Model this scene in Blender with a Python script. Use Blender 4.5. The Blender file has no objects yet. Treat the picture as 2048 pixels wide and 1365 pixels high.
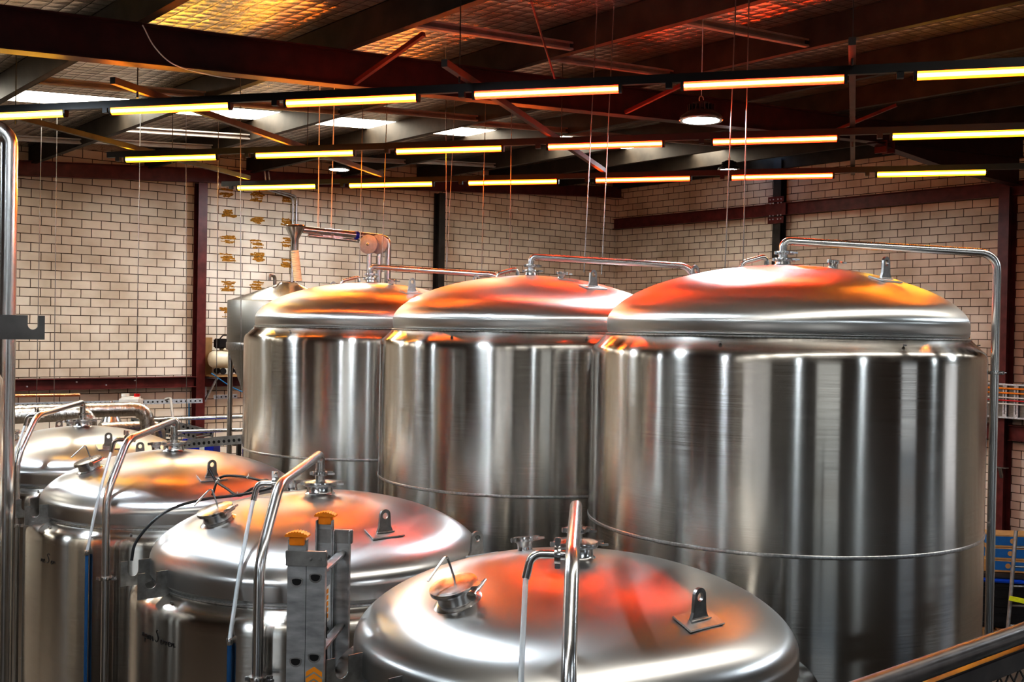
import bpy, bmesh, math, random
from mathutils import Vector, Matrix
random.seed(7)
PI = math.pi
C = bpy.context.scene.collection
R = math.radians
V = Vector

# ------------------------------------------------------------------ camera
EYE = 4.1
FPX = 2150.39
_p, _r, _y = R(.657193), R(.982412), R(39.653868)
def _rot(v):
    c, s = math.cos(_y), math.sin(_y)
    return V((v[0]*c + v[1]*s, -v[0]*s + v[1]*c, v[2]))
_f = V((0, math.cos(_p), -math.sin(_p))); _u = V((0, math.sin(_p), math.cos(_p))); _x = V((1, 0, 0))
FW = _rot(_f); RT = _rot(_x*math.cos(_r) + _u*math.sin(_r)); UP = _rot(_u*math.cos(_r) - _x*math.sin(_r))
def at(px, py, d):                      # a surveyed point: sight line through a picture point, d metres deep
    return V((0, 0, EYE)) + d*(FW + RT*((px-1024)/FPX) - UP*((py-682.5)/FPX))
def on_y(px, py, y):                    # ... where that sight line meets the plane Y = y
    d = FW + RT*((px-1024)/FPX) - UP*((py-682.5)/FPX)
    return V((0, 0, EYE)) + d*(y/d.y)
def on_x(px, py, x):
    d = FW + RT*((px-1024)/FPX) - UP*((py-682.5)/FPX)
    return V((0, 0, EYE)) + d*(x/d.x)
cam = bpy.data.cameras.new('camera'); camo = bpy.data.objects.new('camera', cam); C.objects.link(camo)
cam.sensor_width = 36; cam.sensor_fit = 'HORIZONTAL'; cam.lens = FPX/2048*36; cam.clip_start = .05; cam.clip_end = 200
M = Matrix((RT, UP, -FW)).transposed().to_4x4(); M.translation = V((0, 0, EYE)); camo.matrix_world = M
bpy.context.scene.camera = camo

# ------------------------------------------------------------------ materials
def mat(name, col=(.5, .5, .5), rough=.5, metal=0.0, aniso=0.0, emit=None, strength=0, trans=0.0, spec=None, alpha=1):
    m = bpy.data.materials.new(name); m.use_nodes = True
    b = m.node_tree.nodes['Principled BSDF']
    b.inputs['Base Color'].default_value = (*col, 1); b.inputs['Roughness'].default_value = rough
    b.inputs['Metallic'].default_value = metal
    b.inputs['Anisotropic'].default_value = aniso
    if emit: b.inputs['Emission Color'].default_value = (*emit, 1); b.inputs['Emission Strength'].default_value = strength
    if trans: b.inputs['Transmission Weight'].default_value = trans
    if spec is not None: b.inputs['Specular IOR Level'].default_value = spec
    return m
def nodes(m): return m.node_tree.nodes, m.node_tree.links, m.node_tree.nodes['Principled BSDF']
def add_noise(m, scale=(5, 5, 5), amount=.25, detail=4, rough_amt=.0, bump=0.0, bump_dist=.01, coords='Object'):
    n, l, b = nodes(m)
    tc = n.new('ShaderNodeTexCoord'); mp = n.new('ShaderNodeMapping'); mp.inputs['Scale'].default_value = scale
    tx = n.new('ShaderNodeTexNoise'); tx.inputs['Scale'].default_value = 1; tx.inputs['Detail'].default_value = detail
    l.new(tc.outputs[coords], mp.inputs['Vector']); l.new(mp.outputs[0], tx.inputs['Vector'])
    col = b.inputs['Base Color'].default_value[:]
    if amount:
        cr = n.new('ShaderNodeValToRGB')
        cr.color_ramp.elements[0].position = .3; cr.color_ramp.elements[1].position = .7
        cr.color_ramp.elements[0].color = (*[c*(1-amount) for c in col[:3]], 1); cr.color_ramp.elements[1].color = (*[min(1, c*(1+amount)) for c in col[:3]], 1)
        l.new(tx.outputs['Fac'], cr.inputs[0]); l.new(cr.outputs[0], b.inputs['Base Color'])
    if rough_amt:
        mr = n.new('ShaderNodeMapRange'); r0 = b.inputs['Roughness'].default_value
        mr.inputs['To Min'].default_value = max(.02, r0-rough_amt); mr.inputs['To Max'].default_value = r0+rough_amt
        mr.inputs['From Min'].default_value = .3; mr.inputs['From Max'].default_value = .7
        l.new(tx.outputs['Fac'], mr.inputs['Value']); l.new(mr.outputs[0], b.inputs['Roughness'])
    if bump:
        bp = n.new('ShaderNodeBump'); bp.inputs['Strength'].default_value = bump; bp.inputs['Distance'].default_value = bump_dist
        l.new(tx.outputs['Fac'], bp.inputs['Height']); l.new(bp.outputs[0], b.inputs['Normal'])
    return m
def brushed(name, col, rough, aniso, wav=.15, rot=0.0, wscale=(1.2, 1.2, .15), lines=1):
    m = mat(name, col, rough, 1, aniso)
    n, l, b = nodes(m)
    tg = n.new('ShaderNodeTangent'); tg.direction_type = 'RADIAL'; tg.axis = 'Z'; l.new(tg.outputs[0], b.inputs['Tangent'])
    b.inputs['Anisotropic Rotation'].default_value = rot
    tc = n.new('ShaderNodeTexCoord')
    mp = n.new('ShaderNodeMapping'); mp.inputs['Scale'].default_value = (3, 3, 260)
    t1 = n.new('ShaderNodeTexNoise'); t1.inputs['Scale'].default_value = 1; t1.inputs['Detail'].default_value = 3
    l.new(tc.outputs['Object'], mp.inputs['Vector']); l.new(mp.outputs[0], t1.inputs['Vector'])
    mr = n.new('ShaderNodeMapRange'); mr.inputs['From Min'].default_value = .3; mr.inputs['From Max'].default_value = .7
    mr.inputs['To Min'].default_value = rough*.85; mr.inputs['To Max'].default_value = rough*1.2
    l.new(t1.outputs['Fac'], mr.inputs['Value'])
    if lines: l.new(mr.outputs[0], b.inputs['Roughness'])
    m2 = n.new('ShaderNodeMapping'); m2.inputs['Scale'].default_value = wscale
    t2 = n.new('ShaderNodeTexNoise'); t2.inputs['Scale'].default_value = 1.5; t2.inputs['Detail'].default_value = 1
    l.new(tc.outputs['Object'], m2.inputs['Vector']); l.new(m2.outputs[0], t2.inputs['Vector'])
    bp = n.new('ShaderNodeBump'); bp.inputs['Strength'].default_value = wav; bp.inputs['Distance'].default_value = .05
    l.new(t2.outputs['Fac'], bp.inputs['Height']); l.new(bp.outputs[0], b.inputs['Normal'])
    return m
def brick_mat(name, axis, ox=0.0, oz=0.0):
    m = mat(name, (.6, .55, .47), .75)
    n, l, b = nodes(m)
    g = n.new('ShaderNodeNewGeometry'); sp = n.new('ShaderNodeSeparateXYZ'); l.new(g.outputs['Position'], sp.inputs[0])
    cb = n.new('ShaderNodeCombineXYZ')
    ax = n.new('ShaderNodeMath'); ax.operation = 'ADD'; ax.inputs[1].default_value = ox
    az = n.new('ShaderNodeMath'); az.operation = 'ADD'; az.inputs[1].default_value = oz
    l.new(sp.outputs[axis], ax.inputs[0]); l.new(sp.outputs['Z'], az.inputs[0]); l.new(ax.outputs[0], cb.inputs[0]); l.new(az.outputs[0], cb.inputs[1])
    # slight wobble so the courses are hand laid
    no = n.new('ShaderNodeTexNoise'); no.inputs['Scale'].default_value = 9; no.inputs['Detail'].default_value = 3; l.new(cb.outputs[0], no.inputs['Vector'])
    ma = n.new('ShaderNodeVectorMath'); ma.operation = 'MULTIPLY_ADD'; ma.inputs[1].default_value = (.006, .006, 0); l.new(no.outputs['Color'], ma.inputs[0]); l.new(cb.outputs[0], ma.inputs[2])
    br = n.new('ShaderNodeTexBrick'); br.offset = .5
    br.inputs['Scale'].default_value = 1; br.inputs['Brick Width'].default_value = .332; br.inputs['Row Height'].default_value = .1508
    br.inputs['Mortar Size'].default_value = .0068; br.inputs['Mortar Smooth'].default_value = .25; br.inputs['Bias'].default_value = 0
    br.inputs['Color1'].default_value = (.82, .75, .66, 1); br.inputs['Color2'].default_value = (.74, .67, .58, 1); br.inputs['Mortar'].default_value = (.075, .05, .028, 1)
    l.new(ma.outputs[0], br.inputs['Vector'])
    n2 = n.new('ShaderNodeTexNoise'); n2.inputs['Scale'].default_value = 1.1; n2.inputs['Detail'].default_value = 6; l.new(cb.outputs[0], n2.inputs['Vector'])
    cr = n.new('ShaderNodeValToRGB'); cr.color_ramp.elements[0].position = .3; cr.color_ramp.elements[0].color = (.72, .66, .6, 1)
    cr.color_ramp.elements[1].position = .62; cr.color_ramp.elements[1].color = (1, 1, 1, 1); l.new(n2.outputs['Fac'], cr.inputs[0])
    mx = n.new('ShaderNodeMixRGB'); mx.blend_type = 'MULTIPLY'; mx.inputs[0].default_value = 1
    l.new(br.outputs['Color'], mx.inputs[1]); l.new(cr.outputs[0], mx.inputs[2]); l.new(mx.outputs[0], b.inputs['Base Color'])
    bp = n.new('ShaderNodeBump'); bp.inputs['Strength'].default_value = .6; bp.inputs['Distance'].default_value = .008; bp.invert = True
    l.new(br.outputs['Fac'], bp.inputs['Height']); l.new(bp.outputs[0], b.inputs['Normal'])
    return m
def foil_mat():
    m = mat('foil_sarking', (.55, .54, .52), .27, .82)
    n, l, b = nodes(m)
    g = n.new('ShaderNodeNewGeometry')
    sp = n.new('ShaderNodeSeparateXYZ'); l.new(g.outputs['Position'], sp.inputs[0])
    no = n.new('ShaderNodeTexNoise'); no.inputs['Scale'].default_value = 2.5; no.inputs['Detail'].default_value = 3; l.new(g.outputs['Position'], no.inputs['Vector'])
    ma = n.new('ShaderNodeVectorMath'); ma.operation = 'MULTIPLY_ADD'; ma.inputs[1].default_value = (.05, .05, 0); l.new(no.outputs['Color'], ma.inputs[0]); l.new(g.outputs['Position'], ma.inputs[2])
    br = n.new('ShaderNodeTexBrick'); br.offset = 0; br.inputs['Scale'].default_value = 1; br.inputs['Brick Width'].default_value = .15; br.inputs['Row Height'].default_value = .15
    br.inputs['Mortar Size'].default_value = .0055; br.inputs['Mortar Smooth'].default_value = .3
    br.inputs['Color1'].default_value = (.78, .75, .70, 1); br.inputs['Color2'].default_value = (.55, .52, .48, 1); br.inputs['Mortar'].default_value = (.03, .026, .022, 1)
    l.new(ma.outputs[0], br.inputs['Vector']); l.new(br.outputs['Color'], b.inputs['Base Color'])
    # foil sags in pillows between the wires
    s2 = n.new('ShaderNodeSeparateXYZ'); l.new(ma.outputs[0], s2.inputs[0])
    def sine(out):
        a = n.new('ShaderNodeMath'); a.operation = 'MULTIPLY'; a.inputs[1].default_value = PI/.15; l.new(out, a.inputs[0])
        s = n.new('ShaderNodeMath'); s.operation = 'SINE'; l.new(a.outputs[0], s.inputs[0])
        q = n.new('ShaderNodeMath'); q.operation = 'ABSOLUTE'; l.new(s.outputs[0], q.inputs[0]); return q
    pm = n.new('ShaderNodeMath'); pm.operation = 'MULTIPLY'; l.new(sine(s2.outputs['X']).outputs[0], pm.inputs[0]); l.new(sine(s2.outputs['Y']).outputs[0], pm.inputs[1])
    n3 = n.new('ShaderNodeTexNoise'); n3.inputs['Scale'].default_value = 14; n3.inputs['Detail'].default_value = 4; l.new(g.outputs['Position'], n3.inputs['Vector'])
    ad = n.new('ShaderNodeMath'); ad.operation = 'MULTIPLY_ADD'; ad.inputs[1].default_value = .7; l.new(n3.outputs['Fac'], ad.inputs[0]); l.new(pm.outputs[0], ad.inputs[2])
    bp = n.new('ShaderNodeBump'); bp.inputs['Strength'].default_value = .55; bp.inputs['Distance'].default_value = .012
    l.new(ad.outputs[0], bp.inputs['Height']); l.new(bp.outputs[0], b.inputs['Normal'])
    return m

SHELL = brushed('brushed_tank_steel', (.61, .585, .55), .19, 1.0, wav=.10, rot=.25)
DOME = brushed('brushed_dome_steel', (.70, .685, .66), .31, .78, wav=.02, wscale=(1, 1, 1), rot=0, lines=0)
FDOME = brushed('satin_dome_steel', (.60, .59, .58), .30, .75, wav=.02, wscale=(1, 1, 1), rot=0, lines=0)
PIPE = add_noise(mat('pipe_steel', (.66, .65, .64), .24, 1), (20, 20, 4), .03, rough_amt=.015)
CLAMP = add_noise(mat('clamp_steel', (.66, .65, .64), .22, 1), (30, 30, 30), .08, rough_amt=.05)
PLATE = add_noise(mat('plate_steel', (.30, .29, .28), .38, 1), (40, 40, 40), .15, rough_amt=.08)
WELD = add_noise(mat('weld_steel', (.72, .72, .72), .3, 1), (60, 60, 60), .2)
HOPPER = brushed('hopper_steel', (.30, .285, .26), .40, .6, wav=.05)
ALU = add_noise(mat('ladder_aluminium', (.42, .42, .42), .42, .85), (9, 9, 30), .28, rough_amt=.1)
ALUD = add_noise(mat('worn_aluminium', (.30, .29, .28), .45, .85), (14, 14, 14), .25)
GALV = add_noise(mat('galvanised_steel', (.6, .62, .66), .42, .8), (30, 30, 30), .2)
DISC = add_noise(mat('grey_disc_paint', (.42, .43, .44), .4, .2), (30, 30, 30), .1)
REDOX = add_noise(mat('red_oxide_paint', (.125, .028, .026), .42), (6, 6, 6), .3, bump=.1)
RAFT = add_noise(mat('dark_maroon_paint', (.050, .012, .012), .45), (6, 6, 6), .3, bump=.1)
PAD = add_noise(mat('satin_pad_steel', (.62, .61, .6), .36, 1), (25, 25, 25), .1)
GREYST = add_noise(mat('dark_grey_paint', (.045, .040, .036), .45), (6, 6, 6), .3)
PURL = add_noise(mat('purlin_steel', (.045, .036, .028), .55, .2), (3, 3, 3), .4)
BRIDGE = add_noise(mat('bridging_steel', (.30, .28, .27), .5, .4), (4, 4, 4), .2)
BLACK = add_noise(mat('black_coating', (.012, .011, .011), .4), (8, 8, 8), .2)
RUBBER = add_noise(mat('black_rubber', (.012, .012, .013), .45), (30, 30, 30), .2)
ORANGE = add_noise(mat('orange_plastic', (.80, .26, .01), .45), (20, 20, 20), .12)
AMBER = mat('sticker_orange', (.78, .30, .02), .5)
COPPER = add_noise(mat('copper', (.75, .30, .16), .22, 1), (10, 10, 10), .15)
LAG = add_noise(mat('foil_lagging', (.58, .54, .50), .26, 1), (45, 45, 18), .2, bump=.9, bump_dist=.01)
HOSEW = add_noise(mat('cream_hose', (.92, .84, .60), .5), (5, 5, 60), .12)
CLEAR = add_noise(mat('clear_tube', (.80, .83, .86), .18, 0, trans=.55), (4, 4, 4), .04)
BLUEL = add_noise(mat('blue_liquid_tube', (.03, .11, .24), .25), (6, 6, 3), .2)
CREAM = add_noise(mat('cream_paint', (.66, .60, .46), .35), (6, 6, 6), .1)
BLUEP = add_noise(mat('blue_plastic', (.01, .03, .42), .4), (12, 12, 12), .15)
WHITEP = add_noise(mat('white_plastic', (.75, .74, .70), .4), (10, 10, 10), .08)
REDP = add_noise(mat('red_plastic', (.55, .02, .02), .4), (10, 10, 10), .1)
CARD = add_noise(mat('cardboard', (.45, .28, .12), .75), (12, 12, 12), .12)
CARDB = add_noise(mat('carton_blue_print', (.015, .14, .36), .6), (12, 12, 12), .12)
WOOD = add_noise(mat('plywood', (.36, .22, .10), .65), (4, 30, 4), .25)
GLUE = add_noise(mat('dry_adhesive', (.34, .165, .02), .8), (40, 40, 40), .45)
INK = mat('marker_ink', (.02, .015, .015), .6)
YELP = add_noise(mat('yellow_strap', (.70, .75, .03), .5), (20, 20, 20), .1)
CONCRETE = add_noise(mat('concrete', (.14, .11, .085), .5), (1.5, 1.5, 1.5), .3, detail=8, rough_amt=.15)
DECK = add_noise(mat('deck_steel', (.14, .14, .14), .5, .6), (8, 8, 8), .2)
RAIL = add_noise(mat('rail_steel', (.15, .13, .12), .36, .85), (10, 10, 10), .3, rough_amt=.08)
DARKW = add_noise(mat('dark_cladding', (.085, .055, .035), .6), (1, 1, 4), .4)
FOIL = foil_mat()
BRX, BRY = brick_mat('painted_blockwork_back', 'X', .03, .02), brick_mat('painted_blockwork_side', 'Y', .1, .02)
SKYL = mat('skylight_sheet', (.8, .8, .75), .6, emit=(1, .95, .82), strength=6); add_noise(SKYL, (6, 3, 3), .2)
SKYD = mat('dim_skylight_sheet', (.8, .8, .75), .6, emit=(1, .97, .9), strength=3); add_noise(SKYD, (6, 3, 3), .2)  # same sheet with weaker emission
LAMPL = mat('high_bay_lens', (.9, .9, .9), .3, emit=(.80, .91, 1), strength=280); add_noise(LAMPL, (30, 30, 30), .02)
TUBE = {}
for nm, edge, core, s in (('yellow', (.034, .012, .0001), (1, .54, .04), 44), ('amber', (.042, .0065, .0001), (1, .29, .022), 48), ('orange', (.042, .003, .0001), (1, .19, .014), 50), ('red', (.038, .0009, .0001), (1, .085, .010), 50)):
    m = mat(nm + '_diffuser', (.8, .6, .4), .4); n, l, b = nodes(m)      # hot core; coloured lens bloom painted into the diffuser's edges
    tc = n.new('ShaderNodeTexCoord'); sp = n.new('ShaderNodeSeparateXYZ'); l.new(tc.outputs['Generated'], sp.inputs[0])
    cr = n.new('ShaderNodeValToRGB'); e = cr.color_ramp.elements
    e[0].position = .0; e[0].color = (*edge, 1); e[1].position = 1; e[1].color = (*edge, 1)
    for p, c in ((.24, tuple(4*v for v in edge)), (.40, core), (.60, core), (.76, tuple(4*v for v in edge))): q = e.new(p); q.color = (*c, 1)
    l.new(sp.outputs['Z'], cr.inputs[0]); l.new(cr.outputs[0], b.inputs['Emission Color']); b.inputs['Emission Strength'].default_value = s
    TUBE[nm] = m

# ------------------------------------------------------------------ mesh building
class MB:
    def __init__(s): s.bm = bmesh.new()
    def _faces(s, vs, faces):
        bv = [s.bm.verts.new(v) for v in vs]
        for f in faces:
            try: s.bm.faces.new([bv[i] for i in f])
            except ValueError: pass
        return s
    def box(s, c, size, rot=None, bev=0):
        b = bmesh.new(); bmesh.ops.create_cube(b, size=1)
        bmesh.ops.scale(b, vec=V(size), verts=b.verts)
        if bev: bmesh.ops.bevel(b, geom=b.edges[:], offset=bev, segments=2, affect='EDGES')
        m = (rot.to_4x4() if rot is not None else Matrix()); m = Matrix.Translation(V(c)) @ m
        return s._merge(b, m)
    def _merge(s, b, m):
        b.verts.ensure_lookup_table(); b.verts.index_update()
        s._faces([m @ v.co for v in b.verts], [[v.index for v in f.verts] for f in b.faces]); b.free(); return s
    def lathe(s, prof, c=(0, 0, 0), rot=None, seg=48, cap=True):
        m = Matrix.Translation(V(c)) @ (rot.to_4x4() if rot is not None else Matrix())
        vs, fs, rings = [], [], []
        for r, z in prof:
            if r < 1e-6: rings.append([len(vs)]); vs.append(m @ V((0, 0, z)))
            else:
                rings.append(list(range(len(vs), len(vs)+seg)))
                vs += [m @ V((r*math.cos(2*PI*k/seg), r*math.sin(2*PI*k/seg), z)) for k in range(seg)]
        for a, b in zip(rings, rings[1:]):
            for k in range(seg):
                k2 = (k+1) % seg
                if len(a) == 1 and len(b) == 1: continue
                if len(a) == 1: fs.append([a[0], b[k], b[k2]])
                elif len(b) == 1: fs.append([a[k], a[k2], b[0]])
                else: fs.append([a[k], a[k2], b[k2], b[k]])
        if cap:
            for rg in (rings[0], rings[-1]):
                if len(rg) > 1: fs.append(rg)
        return s._faces(vs, fs)
    def tube(s, pts, r, seg=12, cap=True, prof=None):
        pts = [V(p) for p in pts]; n = len(pts)
        rs = r if isinstance(r, (list, tuple)) else [r]*n
        t = [(pts[min(i+1, n-1)]-pts[max(i-1, 0)]).normalized() for i in range(n)]
        a = V((0, 0, 1)) if abs(t[0].z) < .9 else V((1, 0, 0))
        u = (a - t[0]*a.dot(t[0])).normalized()
        vs, fs = [], []
        for i in range(n):
            u = (u - t[i]*u.dot(t[i])).normalized(); w = t[i].cross(u)
            for k in range(seg):
                an = 2*PI*k/seg
                vs.append(pts[i] + (u*math.cos(an) + w*math.sin(an))*rs[i])
        for i in range(n-1):
            for k in range(seg):
                k2 = (k+1) % seg; fs.append([i*seg+k, i*seg+k2, (i+1)*seg+k2, (i+1)*seg+k])
        if cap: fs.append(list(range(seg))[::-1]); fs.append(list(range((n-1)*seg, n*seg)))
        return s._faces(vs, fs)
    def prism(s, poly, th, m, hole=None):
        """flat plate in the local XZ plane, thickness th along Y; hole = (x, z, r)"""
        b = bmesh.new()
        if hole:
            hx, hz, hr = hole; k = 48
            def edge(an):
                d = V((math.cos(an), math.sin(an))); best = None
                for i in range(len(poly)):
                    p, q = V(poly[i]), V(poly[(i+1) % len(poly)]); e = q-p; o = V((hx, hz))
                    den = d.x*e.y - d.y*e.x
                    if abs(den) < 1e-9: continue
                    w = p-o; tt = (w.x*e.y - w.y*e.x)/den; ss = (w.x*d.y - w.y*d.x)/den
                    if tt > 0 and -1e-6 <= ss <= 1+1e-6 and (best is None or tt < best): best = tt
                return o + d*best
            an = sorted([2*PI*i/k for i in range(k)] + [math.atan2(z-hz, x-hx) % (2*PI) for x, z in poly])
            out = [edge(a) for a in an]; inn = [V((hx+hr*math.cos(a), hz+hr*math.sin(a))) for a in an]; N = len(an)
            vs = [V((p.x, y, p.y)) for y in (-th/2, th/2) for ring in (out, inn) for p in ring]
            fs = []
            for i in range(N):
                j = (i+1) % N
                fs += [[i, j, N+j, N+i], [2*N+i, 3*N+i, 3*N+j, 2*N+j], [i, 2*N+i, 2*N+j, j], [N+i, N+j, 3*N+j, 3*N+i]]
            s._faces([m @ v for v in vs], fs); b.free(); return s
        N = len(poly); vs = [V((x, y, z)) for y in (-th/2, th/2) for x, z in poly]
        fs = [list(range(N)), list(range(N, 2*N))[::-1]] + [[i, N+i, N+(i+1) % N, (i+1) % N] for i in range(N)]
        b.free(); return s._faces([m @ v for v in vs], fs)
OR = {}
def org(o): return OR[o.name]
def build(s, name, m, parent=None, loc=None, smooth=40):
    o0 = V(loc) if loc is not None else (org(parent) if parent is not None else V((0, 0, 0)))
    bmesh.ops.remove_doubles(s.bm, verts=s.bm.verts, dist=1e-6)
    bmesh.ops.recalc_face_normals(s.bm, faces=s.bm.faces)
    bmesh.ops.translate(s.bm, verts=s.bm.verts, vec=-o0)
    me = bpy.data.meshes.new(name); s.bm.to_mesh(me); s.bm.free(); me.materials.append(m)
    if smooth: me.shade_smooth(); me.set_sharp_from_angle(angle=R(smooth))
    o = bpy.data.objects.new(name, me); C.objects.link(o)
    if parent is not None: o.parent = parent
    else: o.location = o0
    OR[o.name] = o0
    return o
MB.build = build
def tag(o, label, cat, group=None, kind=None):
    o['label'] = label; o['category'] = cat
    if group: o['group'] = group
    if kind: o['kind'] = kind
    return o
def thing(name, loc, label, cat, group=None):
    o = bpy.data.objects.new(name, None); o.empty_display_size = .1; C.objects.link(o); o.location = loc; OR[o.name] = V(loc)
    return tag(o, label, cat, group)
def struct(o): o['kind'] = 'structure'; return o
def dup(root, loc, label, group=None):
    r = root.copy(); C.objects.link(r); r.location = loc; OR[r.name] = V(loc); r['label'] = label
    if group: r['group'] = group
    for ch in root.children:
        c = ch.copy(); C.objects.link(c); c.parent = r; OR[c.name] = V(loc)
        for g in ch.children:
            d = g.copy(); C.objects.link(d); d.parent = c
    return r
def arc(c, r, a0, a1, u, w, n=8):        # points of an arc in the plane (u, w)
    return [V(c) + V(u)*(r*math.cos(a0+(a1-a0)*i/n)) + V(w)*(r*math.sin(a0+(a1-a0)*i/n)) for i in range(n+1)]
def fillet(pts, rad, n=8):               # rounds the corners of a polyline
    pts = [V(p) for p in pts]; out = [pts[0]]
    for i in range(1, len(pts)-1):
        a, b, c = pts[i-1], pts[i], pts[i+1]; u = (a-b).normalized(); w = (c-b).normalized()
        rr = rad[i-1] if isinstance(rad, (list, tuple)) else rad
        ang = u.angle(w); d = min(rr/math.tan(ang/2), (a-b).length*.49, (c-b).length*.49); rr = d*math.tan(ang/2)
        ctr = b + (u+w).normalized()*(rr/math.sin(ang/2)); p0, p1 = b+u*d, b+w*d
        e0 = (p0-ctr).normalized(); e1 = (p1-ctr).normalized(); tot = e0.angle(e1)
        for k in range(n+1):
            t = k/n; q = (e0*math.sin((1-t)*tot) + e1*math.sin(t*tot))/math.sin(tot); out.append(ctr+q*rr)
    out.append(pts[-1]); return out
def smooth_path(pts, n=6):               # Catmull-Rom
    p = [V(q) for q in pts]; p = [p[0]*2-p[1]] + p + [p[-1]*2-p[-2]]; out = []
    for i in range(1, len(p)-2):
        for k in range(n):
            t = k/n
            out.append(.5*((2*p[i]) + (p[i+1]-p[i-1])*t + (2*p[i-1]-5*p[i]+4*p[i+1]-p[i+2])*t*t + (3*p[i]-p[i-1]-3*p[i+1]+p[i+2])*t**3))
    out.append(p[-2]); return out
def frame(o, zdir, xdir):                # matrix with local Z along zdir, local X near xdir
    z = V(zdir).normalized(); x = (V(xdir) - z*V(xdir).dot(z)).normalized(); y = z.cross(x)
    m = Matrix((x, y, z)).transposed().to_4x4(); m.translation = V(o); return m
def bar(a, b, w, h, mb=None):            # square bar from a to b, w wide sideways, h tall
    a, b = V(a), V(b); mb = mb or MB(); d = b-a
    up = V((0, 0, 1)) if abs(d.normalized().z) < .95 else V((1, 0, 0))
    m = frame((a+b)/2, d, up); mb.box((0, 0, 0), (h, w, d.length))
    vs = mb.bm.verts; vs.ensure_lookup_table()
    for v in vs[-8:]: v.co = m @ v.co
    return mb
def ibeam(a, b, depth, width, up=(0, 0, 1), tf=.012, tw=.009, mb=None):
    a, b = V(a), V(b); mb = mb or MB(); m = frame(a, b-a, up); L = (b-a).length
    for c, s in (((depth/2-tf/2, 0, L/2), (tf, width, L)), ((-depth/2+tf/2, 0, L/2), (tf, width, L)), ((0, 0, L/2), (depth-2*tf, tw, L))):
        mb.bm.verts.ensure_lookup_table(); n0 = len(mb.bm.verts); mb.box(c, s); mb.bm.verts.ensure_lookup_table()
        for v in mb.bm.verts[n0:]: v.co = m @ v.co
    return mb
def channel(a, b, depth, width, side, mb=None, t=.006, lip=.02):   # C section, open towards side
    a, b = V(a), V(b); mb = mb or MB(); m = frame(a, b-a, (0, 0, 1)); L = (b-a).length
    for c, s in (((0, 0, L/2), (depth, t, L)), ((depth/2-t/2, side*width/2, L/2), (t, width, L)), ((-depth/2+t/2, side*width/2, L/2), (t, width, L)),
                 ((depth/2-lip/2, side*width, L/2), (lip, t, L)), ((-depth/2+lip/2, side*width, L/2), (lip, t, L))):
        mb.bm.verts.ensure_lookup_table(); n0 = len(mb.bm.verts); mb.box(c, s); mb.bm.verts.ensure_lookup_table()
        for v in mb.bm.verts[n0:]: v.co = m @ v.co
    return mb

# ------------------------------------------------------------------ the building
XL, XR, YF, YB = -8.0, 19.1, -12.0, 19.05
def roof(x): return 6.66 + .065*x            # underside of the foil
def raft(x): return 6.03 + .065*x            # underside of the rafters
b = MB(); b.box(((XL+XR)/2, (YF+YB)/2, -.1), (XR-XL+.6, YB-YF+.6, .2)); struct(b.build('floor', CONCRETE, smooth=0))
def wall_xz(name, y0, y1, x0, x1, m, top=True, holes=()):
    b = MB()
    xs = sorted({x0, x1, *[h[0] for h in holes], *[h[1] for h in holes]})
    for a, c in zip(xs, xs[1:]):
        hs = [h for h in holes if h[0] <= a and c <= h[1]]
        spans = [(0, None)] if not hs else [(0, hs[0][2]), (hs[0][3], None)]
        for z0, z1 in spans:
            if z1 is not None and z1 - z0 < .01: continue
            za = z1 if z1 is not None else roof(a)+.05; zc = z1 if z1 is not None else roof(c)+.05
            vs = [(a, y0, z0), (c, y0, z0), (c, y0, zc), (a, y0, za), (a, y1, z0), (c, y1, z0), (c, y1, zc), (a, y1, za)]
            b._faces([V(v) for v in vs], [[0, 1, 2, 3], [4, 7, 6, 5], [0, 4, 5, 1], [3, 2, 6, 7], [0, 3, 7, 4], [1, 5, 6, 2]])
    return struct(b.build(name, m, smooth=0))
def wall_yz(name, x0, x1, y0, y1, zt, m, holes=()):
    b = MB(); ys = sorted({y0, y1, *[h[0] for h in holes], *[h[1] for h in holes]})
    for a, c in zip(ys, ys[1:]):
        hs = [h for h in holes if h[0] <= a and c <= h[1]]
        for z0, z1 in ([(0, zt)] if not hs else [(0, hs[0][2]), (hs[0][3], zt)]):
            if z1-z0 > .01: b.box(((x0+x1)/2, (a+c)/2, (z0+z1)/2), (abs(x1-x0), c-a, z1-z0))
    return struct(b.build(name, m, smooth=0))
wb = wall_xz('wall_back', YB, YB+.2, XL, XR+.2, BRX)
wall_xz('wall_front', YF-.2, YF, XL, XR+.2, DARKW, holes=[(-6, -1, 0, 4.3), (9, 12, 2.2, 4.8)])
wall_yz('wall_right', XR, XR+.2, YF-.2, YB, roof(XR)+.1, BRY, holes=[(-10.5, -6.0, 0, 4.2)])
wall_yz('wall_left', XL-.2, XL, YF-.2, YB, roof(XL)+.1, DARKW, holes=[(-4, 0, 0, 4.0)])
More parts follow.
